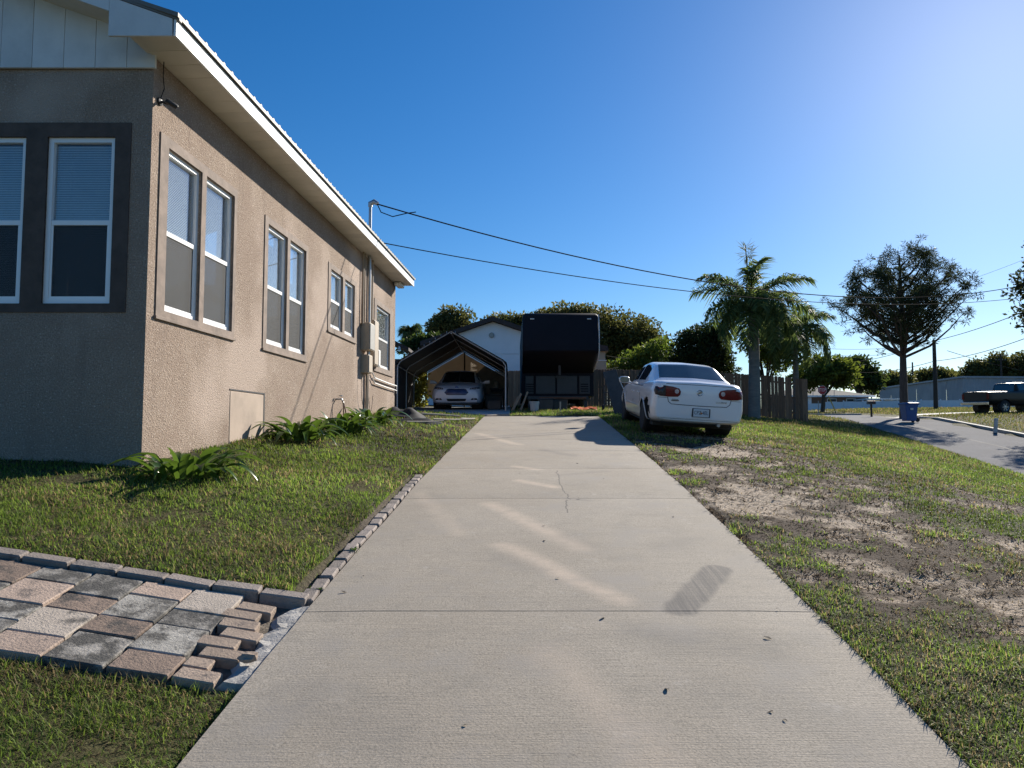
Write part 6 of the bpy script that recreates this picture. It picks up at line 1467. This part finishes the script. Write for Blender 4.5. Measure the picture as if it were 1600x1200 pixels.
# weeds in the edging joint
def weed(label, x, y, s, n):
    zz = float(P(y)) if XL(y)-.12 < x else hz(x, y); o = thing('weed', label, 'plant', (x, y, zz)); rs = random.Random(int(x*100+y*10))
    for k in range(n):
        f = link('leaf', rs.choice(lvs), o); a = rs.uniform(0, 6.28); f.rotation_euler = (0, rs.uniform(0, .5), a); q = s*rs.uniform(.6, 1.1); f.scale = (q, q*.7, q*.8)
weed('small green weed sprouting from the brick edging of the driveway', float(XL(5.75))-.02, 5.75, .13, 22)
weed('tiny weed at the corner where walkway meets the driveway', float(XL(4.85))-.02, 4.85, .09, 14)

# ------------------------------------------------------------------ grass blades (one object of stuff for each lawn)
GRASS = leafmat('grass_blade', .42, .65, .15); THATCH = leafmat('thatch_blade', .05, 1.0, .0)
def scatter(n, zmin, zmax, seed, xmin=-.80, xmax=.80, pad=1.5):
    g = np.random.default_rng(seed); Z = zmin*(zmax/zmin)**g.random(n); X = (xmin*Z-pad)+(((xmax-xmin)*Z)+2*pad)*g.random(n); return X, Z, g
def blades(name, label, X, Z, g, Lm, Wm, c0, c1, cd, deadp, lean, mat=None):
    n = len(X); zz = H(X, Z)-.008; a = g.random(n)*6.2832; L = Lm*(.55+.9*g.random(n)); W = Wm*(.7+.6*g.random(n))
    ln = np.clip(lean+g.normal(size=n)*.35, .05, max(1.5, lean+.2))
    dx, dy = np.cos(a), np.sin(a); px, py = -dy, dx
    base = np.stack([X, Z, zz], 1); side = np.stack([px*W, py*W, 0*W], 1)
    mid = base+np.stack([dx*np.sin(ln*.6)*L*.5, dy*np.sin(ln*.6)*L*.5, np.cos(ln*.6)*L*.5], 1)
    tip = mid+np.stack([dx*np.sin(ln*1.3)*L*.5, dy*np.sin(ln*1.3)*L*.5, np.cos(np.minimum(ln*1.3, 1.7))*L*.5], 1)
    t = g.random(n)[:, None]; C = np.asarray(c0)*(1-t)+np.asarray(c1)*t
    pn = fbm(X*1.1, Z*1.1, 61)
    L2 = .6+.8*fbm(X*2.3, Z*2.3, 83); tip = base+(tip-base)*L2[:, None]; mid = base+(mid-base)*L2[:, None]
    dead = g.random(n) < np.clip(deadp+(pn-.5)*.9, .02, .95); C[dead] = np.asarray(cd)*(.35+1.1*g.random(dead.sum())[:, None])
    C *= (.30+1.4*fbm(X*.9, Z*.9, 71))[:, None]*(.75+.5*fbm(X*4, Z*4, 72))[:, None]
    V = np.empty((n, 5, 3)); V[:, 0] = base-side; V[:, 1] = base+side; V[:, 2] = mid+side*.8; V[:, 3] = mid-side*.8; V[:, 4] = tip
    k = np.arange(n)[:, None]*5; F4 = k+np.array([[0, 1, 2, 3]]); F3 = k+np.array([[3, 2, 4]])
    o = link(name, fast_mesh(name, V.reshape(-1, 3), [F4, F3], mat or GRASS, np.repeat(C, 5, 0))); return tag(o, label, 'grass', kind='stuff')
def clear(X, Z, m=.012):
    ok = ~((X > XL(Z)+m-np.where((Z > 4.7) & (Z < 9.25), .092, 0)) & (X < XR(Z)-m) & (Z < 20.3)) & ~onroad(X, Z, -.0) & ~((Z > 3.59) & (Z < 4.73) & (X < XL(Z)+.02))
    ok &= ~((X < WALLX(Z)-.01) & (Z > 7.47) & (Z < 19.7) & (X > -13)) & ~((Z > 19.85) & (Z < 31.5) & (X > -4.7) & (X < -.05))
    return ok
G0, G1, GD = (.075, .125, .026), (.235, .305, .072), (.26, .20, .11)
X, Z, g = scatter(820000, 1.7, 24, 1, -.95, .25); k = clear(X, Z) & (X < 1.0)
keep = g.random(len(X)) < np.clip(2.6*fbm(X*1.5, Z*1.5, 88)-.60+(fbm(X*5, Z*5, 89)-.5)*1.5, .06, 1); k &= keep; X, Z = X[k], Z[k]
sc_z = np.clip((Z/4.5), .8, 3.2)
blades('lawn_grass', 'short coarse green lawn between the stucco house and driveway', X, Z, g, .050*sc_z**.35, .0026*sc_z**.85, G0, G1, GD, .24, 1.0)
X, Z, g = scatter(300000, 1.7, 20, 9, -.95, .25); k = clear(X, Z) & (X < 1.0) & (g.random(len(X)) < np.clip(1.25-2.3*fbm(X*1.5, Z*1.5, 88), .02, .8)); X, Z = X[k], Z[k]; sc_z = np.clip((Z/4.5), .8, 3.2)
blades('dead_thatch', 'brown dead grass matted between the green lawn tufts by the house', X, Z, g, .060*sc_z**.4, .0026*sc_z**.85, (.045, .033, .020), (.13, .095, .055), (.24, .19, .11), .2, 1.9, THATCH)
X, Z, g = scatter(900000, 1.7, 46, 2, -.1, .95); k = clear(X, Z) & (X > .8) & (X < E(Z)-.02) & (Z < 30.5)
d = dirtness(X, Z); k &= g.random(len(X)) < np.clip(1.12-d*2.3, .012, 1); X, Z, d = X[k], Z[k], d[k]
sc_z = np.clip((Z/4.5), .8, 4.5)
blades('lawn_grass', 'patchy green lawn between the driveway and the road', X, Z, g, .048*sc_z**.35*(1-.5*np.clip(d, 0, 1)), .0026*sc_z**.85, G0, G1, GD, .24+.38*np.clip(d, 0, 1), 1.0)
X, Z, g = scatter(420000, 2.2, 18, 3, .1, .95); d = dirtness(X, Z); k = clear(X, Z) & (X > 1.4) & (X < E(Z)) & (g.random(len(X)) < np.clip((d-.05)*1.7, 0, .55)*np.where(d > .66, .3, 1))
X, Z = X[k], Z[k]; sc_z = np.clip((Z/4.5), .8, 4)
blades('dead_thatch', 'dark matted dead grass over the bare sandy patches', X, Z, g, .060*sc_z**.4, .0028*sc_z**.85, (.040, .029, .019), (.105, .076, .048), (.17, .13, .085), .18, 2.35, THATCH)
X, Z, g = scatter(200000, 20, 95, 5, -.15, 1.05, 4); k = ~onroad(X, Z, .25) & ((X > E(Z)+ROAD_W+.25) | (Z > 58.9) | ((X > 0) & (X < E(Z)) & (Z > 22) & (Z < 53))) & ~((X > 23) & (X < 38) & (Z > 44.3+(X-23.6)*.577) & (Z < 48.3+(X-23.6)*.46)) & clear(X, Z) & (Z < 91)
X, Z = X[k], Z[k]; sc_z = Z/30
blades('verge_grass', 'dry yellow green verge grass across the road', X, Z, g, .11*sc_z**.5, .010*sc_z, (.085, .115, .028), (.19, .19, .06), (.24, .19, .10), .35, .7)
